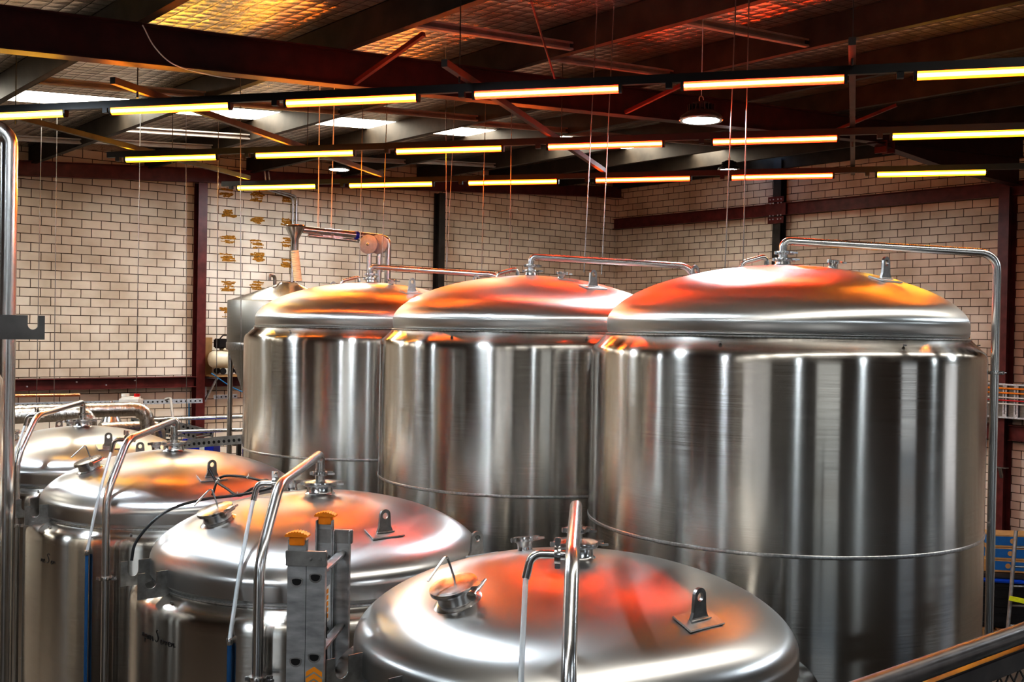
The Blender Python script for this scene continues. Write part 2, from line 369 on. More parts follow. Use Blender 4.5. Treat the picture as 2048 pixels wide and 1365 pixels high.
# ceiling: foil sarking in two fields either side of the translucent strip
SY0, SY1 = 13.95, 14.75
b = MB()
ST0, ST1 = 1.1, 1.8
for y0, y1 in ((YF-.2, ST0), (ST1, SY0), (SY1, YB+.2)):
    x0, x1 = XL-.2, XR+.2
    vs = [(x0, y0, roof(x0)), (x1, y0, roof(x1)), (x1, y1, roof(x1)), (x0, y1, roof(x0))]
    b._faces([V(v) for v in vs] + [V(v)+V((0, 0, .05)) for v in vs], [[0, 1, 2, 3], [7, 6, 5, 4], [0, 4, 5, 1], [2, 6, 7, 3]])
struct(b.build('ceiling', FOIL, smooth=0))
PX_ = [3.27 + 1.96*i for i in range(-5, 9)]
k = 0
for x0, x1 in zip(PX_, PX_[1:] + [XR]):
  for SA, SB in ((SY0, SY1), (ST0, ST1)):
    if SA == SY0 and x0 > 15.5: continue
    k += 1
    b = MB(); a, c = x0+.07, min(x1-.02, XR)
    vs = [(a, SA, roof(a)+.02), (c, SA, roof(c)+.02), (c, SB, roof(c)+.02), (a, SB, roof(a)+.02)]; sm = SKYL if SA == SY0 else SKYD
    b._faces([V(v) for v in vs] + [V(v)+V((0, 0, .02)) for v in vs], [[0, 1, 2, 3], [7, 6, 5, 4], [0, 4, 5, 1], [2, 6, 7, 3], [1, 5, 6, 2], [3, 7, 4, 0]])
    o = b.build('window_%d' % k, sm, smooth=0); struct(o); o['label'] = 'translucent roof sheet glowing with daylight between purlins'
# purlins
for x in PX_:
    zb = raft(x)+.34
    h = roof(x)-zb-.006
    o = channel((x, YF, zb+h/2), (x, YB, zb+h/2), h, .075, 1, t=.008, lip=.03).build('purlin', PURL, loc=(x, YB, zb), smooth=0)
    tag(o, 'long dark steel purlin running up the underside of the foil ceiling', 'purlin', 'roof purlins')
# bridging channels between purlins
for i, (xa, y, n) in enumerate([(5.23, 7.85, 1), (7.19, 8.3, 1), (7.19, 6.5, 1), (3.27, 12.0, 1), (5.23, 12.3, 1), (3.27, 16.4, 1), (5.23, 16.2, 1), (7.19, 16.2, 1), (7.19, 11.9, 1), (9.15, 12.2, 1), (9.15, 16.6, 1), (11.11, 12.3, 1), (13.07, 12.2, 1), (11.11, 16.4, 1), (5.23, 14.9, 1)]):
    xb = xa+1.96
    o = channel((xa+.088, y, raft(xa)+.39), (xb-.008, y, raft(xb)+.39), .08, .05, 1).build('bridging_bar', BRIDGE, loc=(xa, y, raft(xa)+.34), smooth=0)
    tag(o, 'short pale steel channel bridging two roof purlins', 'roof brace', 'bridging bars')
# rafters
def rafter(y, x0, x1, label):
    t = thing('rafter_beam', ((x0+x1)/2, y, raft((x0+x1)/2)), label, 'beam')
    ibeam((x0, y, raft(x0)+.17), (x1, y, raft(x1)+.17), .335, .18).build('girder', RAFT, t, smooth=0)
    return t
t = rafter(8.95, XL, XR-.02, 'deep dark red steel rafter crossing overhead under the foil ceiling')
b = MB()                                         # haunch towards the column
m = Matrix.Translation(V((0, 8.95, 0)))
b.prism([(14.3, raft(14.3)), (18.95, raft(18.95)), (18.95, raft(18.95)-.48), (16.6, raft(16.6)-.30)], .012, m)
for p, q in (((14.3, raft(14.3)-.01), (16.6, raft(16.6)-.31)), ((16.6, raft(16.6)-.31), (18.95, raft(18.95)-.49))):
    bar((p[0], 8.95, p[1]), (q[0], 8.95, q[1]), .18, .014, b)
b.build('haunch', RAFT, t, smooth=0)
b = MB()
for x in (14.55, 14.75): b.box((x, 8.95, raft(x)-.05), (.03, .2, .18))
b.build('splice_plate', REDOX, t, smooth=0)
rafter(-1.2, XL, XR-.02, 'dark red steel rafter over the mezzanine behind the viewpoint')
t = thing('rafter_beam', (12, 18.88, raft(12)), 'red oxide steel beam along the top of the back wall', 'beam')
ibeam((XL, 18.88, 6.28+.065*XL), (XR-.02, 18.88, 6.28+.065*XR), .25, .16).build('girder', REDOX, t, smooth=0)
# fly braces from the rafter to the purlins
for x, dx in ((5.35, .12), (9.0, .2), (13.0, .2)):
    a = V((x, 8.86, raft(x)+.03)); c = V((x+dx, 7.9, raft(x)+.325))
    o = bar(a, c, .04, .04).build('fly_brace', REDOX, loc=a, smooth=0)
    tag(o, 'short angle brace from the overhead red rafter up to a purlin', 'brace', 'fly braces')
# columns and girts
def column(name, x, y, sx, sy, z1, m, label, z0=0):
    along_y = sx >= sy
    o = ibeam((x, y, z0), (x, y, z1), max(sx, sy), min(sx, sy), up=(1, 0, 0) if along_y else (0, 1, 0)).build(name, m, loc=(x, y, z0), smooth=0)
    return tag(o, label, 'column')
column('steel_column', 8.20, 18.93, .17, .2, 6.68, REDOX, 'red oxide steel column standing against the back wall beside the compressor shelf')
column('steel_column', 18.93, 9.12, .3, .19, 6.75, REDOX, 'red steel column under the haunched rafter on the side wall')
column('steel_column', 13.60, 18.93, .16, .2, 7.0, GREYST, 'dark grey steel column on the back wall behind the two far tall tanks')
t = column('steel_column', 18.98, 14.05, .2, .2, 7.8, GREYST, 'dark grey steel column on the side wall crossed by a bolted red girt')
t = thing('wall_girt', (18.95, 14, 6.6), 'long dark red girt bolted across the upper side wall', 'beam')
ibeam((18.93, YF, 6.73), (18.93, 18.95, 6.73), .25, .12).build('girder', REDOX, t, smooth=0)
b = MB(); b.box((18.86, 14.05, 6.73), (.014, .50, .26)); b.box((18.855, 14.05, 6.94), (.014, .40, .12)); b.box((18.855, 14.05, 6.50), (.014, .40, .14)); b.build('splice_plate', REDOX, t, smooth=0)
b = MB()
for dy in (-.14, -.06, .06, .14):
    for z in (6.52, 6.60, 6.86, 6.94): b.lathe([(0, -.012), (.016, -.01), (.016, .01), (0, .012)], (18.845, 14.05+dy, z), Matrix.Rotation(PI/2, 3, 'Y'), 6)
b.build('bolts', GALV, t)['kind'] = 'stuff'
t = thing('wall_girt', (18.95, 12, 2.3), 'red girt low on the side wall behind the cable tray', 'beam')
for y0, y1 in ((9.24, 18.9), (2.0, 9.0)): ibeam((18.93, y0, 2.41), (18.93, y1, 2.41), .27, .14).build('girder', REDOX, t, smooth=0)
t = thing('wall_girt', (4, 18.9, 2.9), 'wide red girt along the lower back wall above the pipework', 'beam')
for x0, x1 in ((XL, 8.1), (8.3, 18.8)): ibeam((x0, 18.90, 3.03), (x1, 18.90, 3.03), .19, .26).build('girder', REDOX, t, smooth=0)
b = MB()
for x, z in ((6.0, 3.06), (7.0, 3.07), (5.2, 3.0), (6.5, 3.0)): b.lathe([(0, -.02), (.015, -.02), (.015, .02), (0, .02)], (x, 18.885, z), Matrix.Rotation(PI/2, 3, 'X'), 6)
b.build('bolts', GALV, t)['kind'] = 'stuff'
# dried adhesive on the blockwork, left where panels were taken down
for px, ys in ((456, (387, 425, 478, 513, 573, 626)), (515, (393, 441, 490, 515, 571)), (574, (395, 443, 485, 527, 571))):
    for py in ys:
        c = on_y(px, py, YB-.004); b = MB()
        for q in range(9):
            z = c.z + random.uniform(-.085, .085)*(1 if q else 0); x = c.x + random.uniform(-.05, .05); w = random.uniform(.05, .15); h = random.uniform(.012, .03); n = 7
            up = [(x-w + 2*w*i/n, z + h*random.uniform(.3, 1)) for i in range(n+1)]; dn = [(x-w + 2*w*i/n, z - h*random.uniform(.3, 1)) for i in range(n, -1, -1)]
            b._faces([V((u, c.y - .0004*q, w_)) for u, w_ in up+dn], [list(range(2*n+2))])
        o = b.build('adhesive_patch', GLUE, wb, smooth=0)
# conduits on the back wall
for x, lab in ((10.10, 'grey electrical conduit running up the back wall behind the hopper funnel'), (10.18, 'second grey conduit beside the first on the back wall behind the hopper funnel')):
    o = MB().tube(fillet([(x, 18.97, 3.5), (x, 18.97, 6.55+(x-10)*.4), (x-.70, 18.70, 6.62+(x-10)*.4), (x-.75, 18.70, 7.0)], .1), .018, 10).build('electrical_conduit', GALV, loc=(x, 18.97, 3.5))
    tag(o, lab, 'conduit')

# mezzanine and its rail
b = MB(); b.box((3, -1.6, 2.28), (14, 5.6, .16))
for x in (-3.6, 2, 9.6):
    for y in (-4, .9): b.box((x, y, 1.1), (.1, .1, 2.2))
o = struct(b.build('floor_mezzanine', DECK, smooth=0))
t = thing('guard_rail', (2.5, 1.2, 2.36), 'dark steel guard rail with expanded mesh in the near corner', 'railing')
MB().tube([(-1.5, 1.2, 3.385), (7.5, 1.2, 3.385)], .0235, 20).build('top_rail', RAIL, t)
b = MB(); b.box((3, 1.205, 3.325), (9, .03, .05), bev=.004); b.build('mesh_frame', RAIL, t, smooth=0)
b = MB(); b.box((3, 1.2, 2.46), (9, .03, .04)); b.build('bottom_rail', RAIL, t, smooth=0)
for x in (-1.4, 3.6, 7.4): MB().tube([(x, 1.17, 2.36), (x, 1.17, 3.37)], .02, 12).build('post', RAIL, t)
b = MB(); w, h, th = .05, .026, .0035
for i in range(int(5/w)):
    for j in range(int(.82/h)):
        x = 0.9+i*w + (w/2 if j % 2 else 0); z = 3.30 - j*h
        if x > 3.6 or z < 2.75: continue
        for dx in (-w/2, w/2): bar((x, 1.2, z), (x+dx, 1.2, z-h), .003, th, b)
b.build('mesh_panel', GREYST, t, smooth=0)

# ------------------------------------------------------------------ tanks
def dome_z(r, Rd, zb, za): return zb + (za-zb)*max(0, 1-min(1, r/Rd)**1.8)**.55
def dome_prof(Rd, zb, za, zlow, rlow):
    p = [(rlow, zlow), (rlow+.006, zlow+.01), (Rd, zlow+.03 if zb-zlow > .06 else zlow+.015), (Rd, zb)]
    N = 40
    for i in range(1, N+1):
        a = PI/2*i/N; r = Rd*math.cos(a)
        p.append((max(r, 0), dome_z(r, Rd, zb, za)))
    p[-1] = (0, za); return p
def lug_on(t, a, r, zf, nrm, s=1.0):
    d = V((math.cos(a), math.sin(a), 0)); p = org(t) + d*r + V((0, 0, zf)); tang = V((-d.y, d.x, 0))
    m = Matrix((tang, d, V((0, 0, 1)))).transposed().to_4x4(); m.translation = p - V((0, 0, .02))
    w = .055*s; poly = [(-w, 0), (w, 0), (w, .03*s), (.036*s, .055*s), (.032*s, .11*s)]
    poly += [(.032*s*math.cos(q), .115*s+.032*s*math.sin(q)) for q in [PI*i/10 for i in range(1, 10)]] + [(-.032*s, .11*s), (-.036*s, .055*s), (-w, .03*s)]
    o = MB().prism(poly, .014, m, hole=(0, .112*s, .017*s)).build('lifting_lug', PLATE, t, smooth=30)
    o['label'] = 'dull grey steel lug with a round hole'
    mp = frame(p + nrm*.003, nrm, tang); b = MB(); b.box((0, 0, 0), (.2*s, .1*s, .008), bev=.002)
    for v in b.bm.verts: v.co = mp @ v.co
    b.build('pad_plate', PAD, o, smooth=30)
    b = MB()
    for sx in (-1, 1): b.tube([p + nrm*.008 + tang*(-w) + d*.010*sx, p + nrm*.008 + tang*w + d*.010*sx], .004, 6)
    b.build('weld_bead', WELD, o)
    return o
def normal_at(r, a, Rd, zb, za):
    e = .004; dz = (dome_z(r+e, Rd, zb, za)-dome_z(r-e, Rd, zb, za))/(2*e)
    return V((-dz*math.cos(a), -dz*math.sin(a), 1)).normalized()
def clamp_ring(m, r, z, wing=True):      # tri-clamp: two flanges, the band, hinge ears and wing nut, along local z
    b = MB(); b.lathe([(r*.72, z-.012), (r*.98, z-.011), (r, z-.004), (r, z+.004), (r*.98, z+.011), (r*.72, z+.012)], seg=28)
    b.box((r+.012, 0, z), (.03, .016, .022), bev=.002); b.box((-r-.006, 0, z), (.018, .014, .02), bev=.002)
    if wing:
        b.tube([(r+.018, -.04, z), (r+.018, .03, z)], .0045, 8); b.box((r+.018, -.045, z), (.034, .008, .012), bev=.002)
    for v in b.bm.verts: v.co = m @ v.co
    return b
def lathe_m(m, prof, seg=28):
    b = MB().lathe(prof, seg=seg)
    for v in b.bm.verts: v.co = m @ v.co
    return b
def legs_and_cone(t, Rs, zlow, cone_bottom):
    o0 = org(t)
    MB().lathe([(.06, cone_bottom), (.06, cone_bottom+.03), (Rs-.03, zlow-.02), (Rs-.004, zlow)], o0, seg=64).build('cone_bottom', SHELL, t)
    for a in (45, 135, 225, 315):
        p = o0 + V((math.cos(R(a)), math.sin(R(a)), 0))*(Rs-.13)
        b = MB().tube([p + V((0, 0, .03)), p + V((0, 0, zlow-.02))], .045, 16); b.lathe([(0, 0), (.08, 0), (.08, .015), (.045, .03)], p, seg=20)
        b.build('leg', PIPE, t)
def ferrule(t, p, n, xd, r, h, cap=True):
    m = frame(p, n, xd)
    o = lathe_m(m, [(r*.98, -.02), (r*.8, .004), (r*.78, h*.5), (r, h-.012), (r, h), (r*.9, h+.004), (0, h+.006)] if cap else [(r*.8, -.02), (r*.8, h)]).build('port', CLAMP, t)
    clamp_ring(m, r*1.12, h-.006).build('clamp', CLAMP, o)
    return o
def big_tank(loc, label):
    t = thing('fermentation_tank', loc, label, 'tank', 'tall steel fermentation tanks'); o0 = org(t)
    Rs, Rd, zb, za = 1.2, 1.1, 4.16, 4.53
    sh = MB().lathe([(Rs-.004, 1.2), (Rs, 1.21), (Rs, 2.0), (Rs, 2.92), (Rs, 3.935), (Rs-.001, 3.96), (Rs-.006, 3.985), (Rs-.016, 4.003), (Rs-.03, 4.013), (Rd+.004, 4.078), (Rd-.02, 4.08)], o0, seg=160, cap=False).build('shell', SHELL, t)
    MB().lathe([(Rs-.002, 2.918), (Rs+.004, 2.922), (Rs+.005, 2.93), (Rs+.004, 2.938), (Rs-.002, 2.942)], o0, seg=160, cap=False).build('weld_band', WELD, sh)
    MB().lathe([(Rd-.012, 4.074), (Rd+.008, 4.077), (Rd+.009, 4.083), (Rd-.005, 4.088)], o0, seg=160, cap=False).build('weld_bead', WELD, sh)
    MB().lathe(dome_prof(Rd, zb, za, 4.085, Rd-.012), o0, seg=160, cap=False).build('dome', DOME, t)
    for a in (R(250), R(302), R(200), R(330)):
        p = o0 + V((math.cos(a)*1.15, math.sin(a)*1.15, 4.046)); MB().lathe([(0, -.004), (.010, -.003), (.010, .006), (0, .008)], p, seg=10).build('drain_stub', PLATE, sh)
    for a in (270, 90): lug_on(t, R(a), .72, dome_z(.72, Rd, zb, za), normal_at(.72, R(a), Rd, zb, za), 1.05)
    # top flange and the vent pipe
    m = frame(o0 + V((0, 0, za-.01)), (0, 0, 1), (1, -.6, 0))
    fl = lathe_m(m, [(.07, 0), (.05, .015), (.046, .05), (.03, .056), (.029, .10)]).build('top_flange', CLAMP, t)
    clamp_ring(m, .058, .045).build('clamp', CLAMP, fl); clamp_ring(m, .044, .088).build('clamp', CLAMP, fl)
    d = V((math.cos(R(-47)), math.sin(R(-47)), 0))
    pts = fillet([o0+V((0, 0, za+.07)), o0+V((0, 0, za+.155)), o0+d*1.29+V((0, 0, za+.085)), o0+d*1.29+V((0, 0, .9))], [.075, .11], 10)
    vp = MB().tube(pts, .0255, 20).build('vent_pipe', PIPE, t)
    clamp_ring(frame(o0+d*1.29+V((0, 0, 3.88)), (0, 0, 1), (-.3, -1, 0)), .042, 0).build('clamp', CLAMP, vp)
    b = MB().tube(fillet([o0+V((-.10, .05, za-.02)), o0+V((-.10, .05, za+.055)), o0+V((-.24, .12, za+.01)), o0+V((-.26, .13, za-.05))], .03), .016, 12); b.build('side_pipe', PIPE, fl)
    p = o0 + V((0, -.36, dome_z(.36, Rd, zb, za))); ferrule(t, p, normal_at(.36, R(270), Rd, zb, za), (1, 0, 0), .034, .045)
    legs_and_cone(t, Rs, 1.22, .45)
    return t
big = big_tank((5.651, 4.149, 0), 'tall steel tank whose vent pipe drops in full view beside the cartons')
dup(big, (5.64, 6.58, 0), 'tall steel tank in the middle of the tall row')
dup(big, (5.66, 9.02, 0), 'tall steel tank at the hopper end of the tall row')

FRs, FRd, Fzb, Fza = 1.042, .937, 2.79, 3.128
def hatch(t, a, r):
    o0 = org(t); n = normal_at(r, a, FRd, Fzb, Fza); p = o0 + V((math.cos(a)*r, math.sin(a)*r, dome_z(r, FRd, Fzb, Fza)))
    m = frame(p, n, (.5, -1, 0))
    o = lathe_m(m, [(.105, -.008), (.090, .004), (.078, .008), (.076, .048), (.090, .052), (.090, .066), (.088, .072), (.07, .0745), (0, .077)], 40).build('hatch', CLAMP, t)
    o['label'] = 'polished round inspection hatch'
    b = MB().lathe([(.090, .050), (.098, .052), (.099, .060), (.097, .070), (.088, .071)], seg=40, cap=False)
    b.box((.108, 0, .06), (.03, .05, .022), bev=.003); b.tube([(.118, -.07, .06), (.118, .05, .06)], .006, 8); b.lathe([(0, -.008), (.02, -.006), (.02, .006), (0, .008)], (.118, -.075, .06), Matrix.Rotation(PI/2, 3, 'X'), 12)
    for v in b.bm.verts: v.co = m @ v.co
    b.build('clamp', CLAMP, o)
    b = MB().tube(fillet([(-.02, .05, .07), (-.03, .055, .17), (-.06, -.075, .125)], .012), .0048, 8)
    for v in b.bm.verts: v.co = m @ v.co
    b.build('handle', CLAMP, o)
def slot_plate(x0, x1, zlo, h, sgn):
    """outline in XZ of a plate from x0 (tank) to x1 (outer), with a U slot open at the top near the outer end"""
    L = abs(x1-x0); cx, r = L-.068, .030; zt = h
    pts = [(0, 0), (L, 0), (L, zt), (cx+r, zt)] + [(cx+r*math.cos(q), zt-.055+r*math.sin(q)) for q in [-PI*i/10 for i in range(11)]] + [(cx-r, zt), (0, zt)]
    return [(x0+sgn*u, zlo+w) for u, w in pts]
def bracket(t, y, zlo, r0=.90, r1=1.09, h=.135, sgn=-1):
    o0 = org(t); m = Matrix.Translation(V((0, o0.y+y, 0)))
    MB().prism(slot_plate(o0.x+sgn*r0, o0.x+sgn*r1, zlo, h, sgn), .006, m).build('slotted_bracket', PLATE, t, smooth=0)['label'] = 'dull steel plate with a U-shaped slot'
def small_tank(loc, label, group='small steel tanks in the front row', name='brewing_tank', dz=0):
    t = thing(name, loc, label, 'tank', group); o0 = org(t)
    sh = MB().lathe([(FRs-.004, 1.0), (FRs, 1.01), (FRs, 1.8), (FRs, 2.575), (FRs-.002, 2.60), (FRs-.008, 2.625), (FRs-.02, 2.645), (FRs-.035, 2.655), (FRd-.02, 2.69), (FRd-.03, 2.69)], o0, seg=160, cap=False).build('shell', SHELL, t)
    MB().lathe([(FRd-.035, 2.684), (FRd-.012, 2.688), (FRd-.012, 2.696), (FRd-.03, 2.70)], o0, seg=160, cap=False).build('weld_bead', WELD, sh)
    MB().lathe(dome_prof(FRd, Fzb, Fza, 2.693, FRd-.03), o0, seg=160, cap=False).build('dome', FDOME, t)
    for a in (R(192), R(232), R(300)):
        p = o0 + V((math.cos(a)*.985, math.sin(a)*.985, 2.672)); MB().lathe([(0, -.004), (.009, -.003), (.009, .006), (0, .008)], p, seg=10).build('drain_stub', PLATE, sh)
    for a in (270, 90): lug_on(t, R(a), .69, dome_z(.69, FRd, Fzb, Fza), normal_at(.69, R(a), FRd, Fzb, Fza), 1.0)
    hatch(t, R(179), .62)
    bracket(t, -.07, 2.675); bracket(t, .26, 2.675, .86, 1.06)
    p = o0 + V((math.cos(R(92))*.32, math.sin(R(92))*.32, dome_z(.32, FRd, Fzb, Fza))); ferrule(t, p, normal_at(.32, R(92), FRd, Fzb, Fza), (1, -.4, 0), .042, .055)
    m = frame(o0 + V((0, 0, Fza-.012)), (0, 0, 1), (1, -.5, 0))
    fl = lathe_m(m, [(.11, 0), (.082, .012), (.076, .02), (.074, .055), (.088, .058), (.088, .078), (.05, .084), (.03, .088), (.029, .15)], 36).build('top_flange', CLAMP, t)
    clamp_ring(m, .098, .066).build('clamp', CLAMP, fl); clamp_ring(m, .046, .125).build('clamp', CLAMP, fl)
    d = V((math.cos(R(226)), math.sin(R(226)), 0)); s = V((d.y, -d.x, 0))       # s: to the -x side of the pipe
    pts = fillet([o0+V((0, 0, Fza+.12)), o0+V((0, 0, Fza+.225)), o0+d*.82+V((0, 0, Fza+.165)), o0+d*1.13+V((0, 0, Fza-.16)), o0+d*1.13+V((0, 0, .8))], [.06, .22, .30], 10)
    vp = MB().tube(pts, .0262, 20).build('vent_pipe', PIPE, t)
    clamp_ring(frame(o0+d*1.13+V((0, 0, 2.41)), (0, 0, 1), (.9, -.5, 0)), .044, 0).build('clamp', CLAMP, vp)
    # side tee with butterfly clamp, elbow and the clear sight tube
    q = o0 + d*.70 + V((0, 0, Fza+.15))
    e = MB().tube(fillet([q, q+s*.15, q+s*.17+V((0, 0, -.09))], .045), .016, 14).build('tee_elbow', PIPE, t)
    clamp_ring(frame(q+s*.055, s, (0, 0, 1)), .036, 0).build('clamp', CLAMP, e)
    q1 = q+s*.17+V((0, 0, -.08)); q2 = o0 + V((math.cos(R(217))*1.065, math.sin(R(217))*1.065, 2.56))
    st = MB().tube(smooth_path([q1, (q1+q2)/2+V((-.01, -.01, .02)), q2], 6), .0105, 10).build('sight_tube', CLEAR, t)
    b = MB().lathe([(.014, -.02), (.017, -.015), (.017, .01), (.014, .015)], q2, seg=12); b.tube([q2+V((0, 0, -.01)), q2+V((.03, .03, .02))], .006, 8); b.build('tube_fitting', CLAMP, st)
    lo = q2.copy(); lo.z = .9
    MB().tube([q2+V((0, 0, -.01)), lo], .0115, 10).build('level_tube', BLUEL, t)['label'] = 'tube filled with blue liquid'
    legs_and_cone(t, FRs, 1.02, .4)
    return t
f1 = small_tank((3.162, 3.364, 0), 'small steel tank closest to the mezzanine rail with its hatch clearly in view')
f2 = dup(f1, (3.135, 5.508, 0), 'small steel tank behind the aluminium ladder with a handwritten name on its side')
f3 = dup(f1, (3.253, 7.946, 0), 'small steel tank with black cables looped through its lifting lug')
f4 = dup(f1, (3.30, 10.20, 0), 'small steel tank beneath the foil lagged pipes')
# handwriting on two shells
def scrawl(t, a0, z0, text_w, word):
    o0 = org(t); b = MB(); rr = FRs+.0015
    u = 0
    for glyph in word:
        for st in glyph[1]:
            pts = []
            for x, y in st:
                a = a0 + (u+x)*text_w/rr; pts.append(o0 + V((math.cos(a)*rr, math.sin(a)*rr, z0 + y*text_w)))
            b.tube(smooth_path(pts, 4), .0016, 5)
        u += glyph[0]
    return b.build('handwriting', INK, t)
_S = (1.1, [[(.8, 1.5), (.45, 1.75), (.15, 1.4), (.45, 1.0), (.55, .5), (.2, .1), (-.1, .3)]])
_e = (.6, [[(0, .25), (.4, .4), (.25, .65), (.05, .4), (.2, .05), (.6, .2)]])
_r_ = (.5, [[(0, .1), (.1, .6), (.15, .4), (.35, .6), (.5, .2)]])
_n = (.75, [[(0, .1), (.1, .6), (.2, .3), (.45, .6), (.5, .1), (.75, .2)]])
_i = (.35, [[(0, .2), (.12, .6), (.18, .1), (.35, .2)], [(.16, .85), (.18, .9)]])
_p2 = (.7, [[(0, .6), (.1, -.5)], [(.05, .5), (.45, .6), (.4, .15), (.08, .1), (.7, .2)]])
_a = (.65, [[(.4, .55), (.05, .45), (.15, .05), (.4, .5), (.45, .1), (.65, .2)]])
sp_ = (.5, [])
scrawl(f2, R(181), 2.47, .040, [_n, _p2, _a, _i, _n, sp_, _S, _e, _r_, _r_, _e, _n])
scrawl(f3, R(192), 2.44, .040, [_n, _e, sp_, _S, _e, _r_])

# the vessel whose edge cuts into the frame
t = thing('mash_vessel', (.70, 6.92, 0), 'tall steel vessel cut off by the frame edge with a slotted bracket on top', 'tank'); o0 = org(t)
MB().lathe([(1.036, 1.0), (1.04, 1.01), (1.04, 2.4), (1.04, 3.72), (1.035, 3.76), (1.02, 3.785), (.93, 3.86), (.90, 3.87)], o0, seg=140, cap=False).build('shell', SHELL, t)
MB().lathe(dome_prof(.93, 4.00, 4.34, 3.865, .91), o0, seg=140, cap=False).build('dome', DOME, t)
m = Matrix.Translation(V((0, o0.y-.10, 0)))
MB().prism(slot_plate(o0.x+.85, o0.x+1.275, 3.985, .145, 1), .008, m).build('slotted_bracket', GREYST, t, smooth=0)['label'] = 'dark steel plate with a U-shaped slot'
lug_on(t, R(100), .69, dome_z(.69, .93, 4.0, 4.34), normal_at(.69, R(100), .93, 4.0, 4.34))
legs_and_cone(t, 1.04, 1.02, .4)
c = at(15, 500, 8.0)
o = MB().tube(fillet([(c.x, c.y, .02), (c.x, c.y, 5.52), (c.x-1.4, c.y+.2, 5.52)], .12), .064, 28).build('flue_pipe', PIPE, loc=(c.x, c.y, 0))
tag(o, 'thick polished upright flue pipe beside the cut off vessel', 'pipe')

# ------------------------------------------------------------------ black cables on the tanks
def cable(pts, r, name, m, label, cat, ties=0):
    P = smooth_path([at(*p) for p in pts], 8); t = thing(name, P[0], label, cat)
    MB().tube(P, r, 10).build('sheath', m, t)
    for i in range(ties):
        q = P[int(len(P)*(i+.7)/(ties+.6))]; k = P.index(q); d = P[min(k+1, len(P)-1)]-P[k-1]
        mm = frame(q, d, (0, 0, 1)); b = MB().lathe([(r+.002, -.004), (r+.003, 0), (r+.002, .004)], seg=12)
        b.box((r+.008, 0, 0), (.016, .003, .004))
        for v in b.bm.verts: v.co = mm @ v.co
        b.build('cable_tie', WHITEP, t)
    return t
cable([(263, 1122, 5.93), (272, 1085, 5.95), (308, 1042, 6.0), (351, 1015, 6.1), (410, 999, 6.25), (469, 992, 6.4), (515, 984, 6.3), (560, 972, 6.2)], .0085, 'black_cable', RUBBER, 'thick black cable arching from a slotted bracket across to the ladder tank top', 'cable')
cable([(418, 938, 7.25), (432, 962, 7.2), (455, 979, 7.0), (478, 992, 6.7), (505, 978, 6.55), (530, 970, 6.4), (556, 968, 6.3)], .0085, 'black_cable', RUBBER, 'black cable tied to the lug of the cable looped tank', 'cable', 3)
cable([(425, 990, 7.1), (434, 965, 7.2), (448, 953, 7.2), (487, 954, 7.0), (525, 962, 6.7), (556, 966, 6.45)], .0085, 'black_cable', RUBBER, 'black cable looping over the orange lit dome to the valve', 'cable', 2)

# ------------------------------------------------------------------ ladder
def e_(px, d): p = at(px, 1200, d); return V((p.x, p.y, 0))
A, B_ = e_(612, 4.45), e_(666, 4.93)
e2 = (B_-A).normalized(); e1 = V((e2.y, -e2.x, 0))
t = thing('extension_ladder', (A+B_)/2, 'aluminium extension ladder with orange end grips standing between two small tanks', 'ladder')
W = .078
mrot = Matrix((e1, e2, V((0, 0, 1)))).transposed()
zt = 3.165
for base, sgn, nm in ((A, -1, 'front'), (B_, 1, 'rear')):
    for off, topz in ((-W/2-.001, zt+.045), (W/2+.001, zt)):
        c = base + e1*off; b = MB()
        b.box(c + V((0, 0, topz/2+.01)), (W, .006, topz-.02), mrot); 
        for s in (-1, 1): b.box(c + e1*s*(W/2-.003) - e2*sgn*.014 + V((0, 0, topz/2+.01)), (.006, .03, topz-.02), mrot)
        o = b.build('stile', ALU, t, smooth=0)
    b = MB(); b.box(base + e2*sgn*.002 + V((0, 0, zt-.03)), (2*W+.016, .022, .062), mrot, .002)
    for s in (.25, .75): b.lathe([(0, -.004), (.007, -.003), (.007, .003), (0, .004)], base + e1*W*s + e2*sgn*.014 + V((0, 0, zt-.03)), frame((0, 0, 0), e2, e1).to_3x3(), 12)
    b.build('end_bracket', ALUD, t, smooth=0)
    c = base - e1*(W/2) + V((0, 0, zt+.045)); b = MB(); b.box(c, (.062, .036, .04), mrot, .003)
    top = [(-.048, .016), (.048, .016)] + [(.048 - .096*i/16, .022 + .014*math.sin(PI*i/16) + (.004 if i % 2 else 0)) for i in range(17)]
    mm = mrot.to_4x4(); mm.translation = c; b.prism(top, .05, mm)
    b.build('end_grip', ORANGE, t, smooth=0)
b0 = None
for k in range(10):
    for off, dz_ in ((-W/2, -.02), (W/2, 0)):
        z = zt-.105 + dz_ - .332*k
        if z < .2: continue
        b = MB()
        prof = [(.020*math.cos(q), .018*math.sin(q) if math.sin(q) < 0 else .006*math.sin(q)+.004) for q in [2*PI*i/14 for i in range(14)]]
        p0 = A + e1*off + e2*.006 + V((0, 0, z)); p1 = B_ + e1*off - e2*.006 + V((0, 0, z)); L = (p1-p0).length
        mm = Matrix((e1, e2, V((0, 0, 1)))).transposed().to_4x4(); mm.translation = (p0+p1)/2
        b.prism(prof, L, mm); o = b.build('rung', ALU, t, smooth=30)
        for base, sgn in ((A, -1), (B_, 1)):
            q = base + e1*off + e2*sgn*.0035 + V((0, 0, z)); mq = Matrix((e1, e2, V((0, 0, 1)))).transposed().to_4x4(); mq.translation = q
            MB().prism([(x*1.35, y*1.45) for x, y in prof], .003, mq).build('rung_rim', ALUD, o, smooth=0)
            mq.translation = q + e2*sgn*.001; MB().prism(prof, .003, mq).build('rung_socket', BLACK, o, smooth=0)
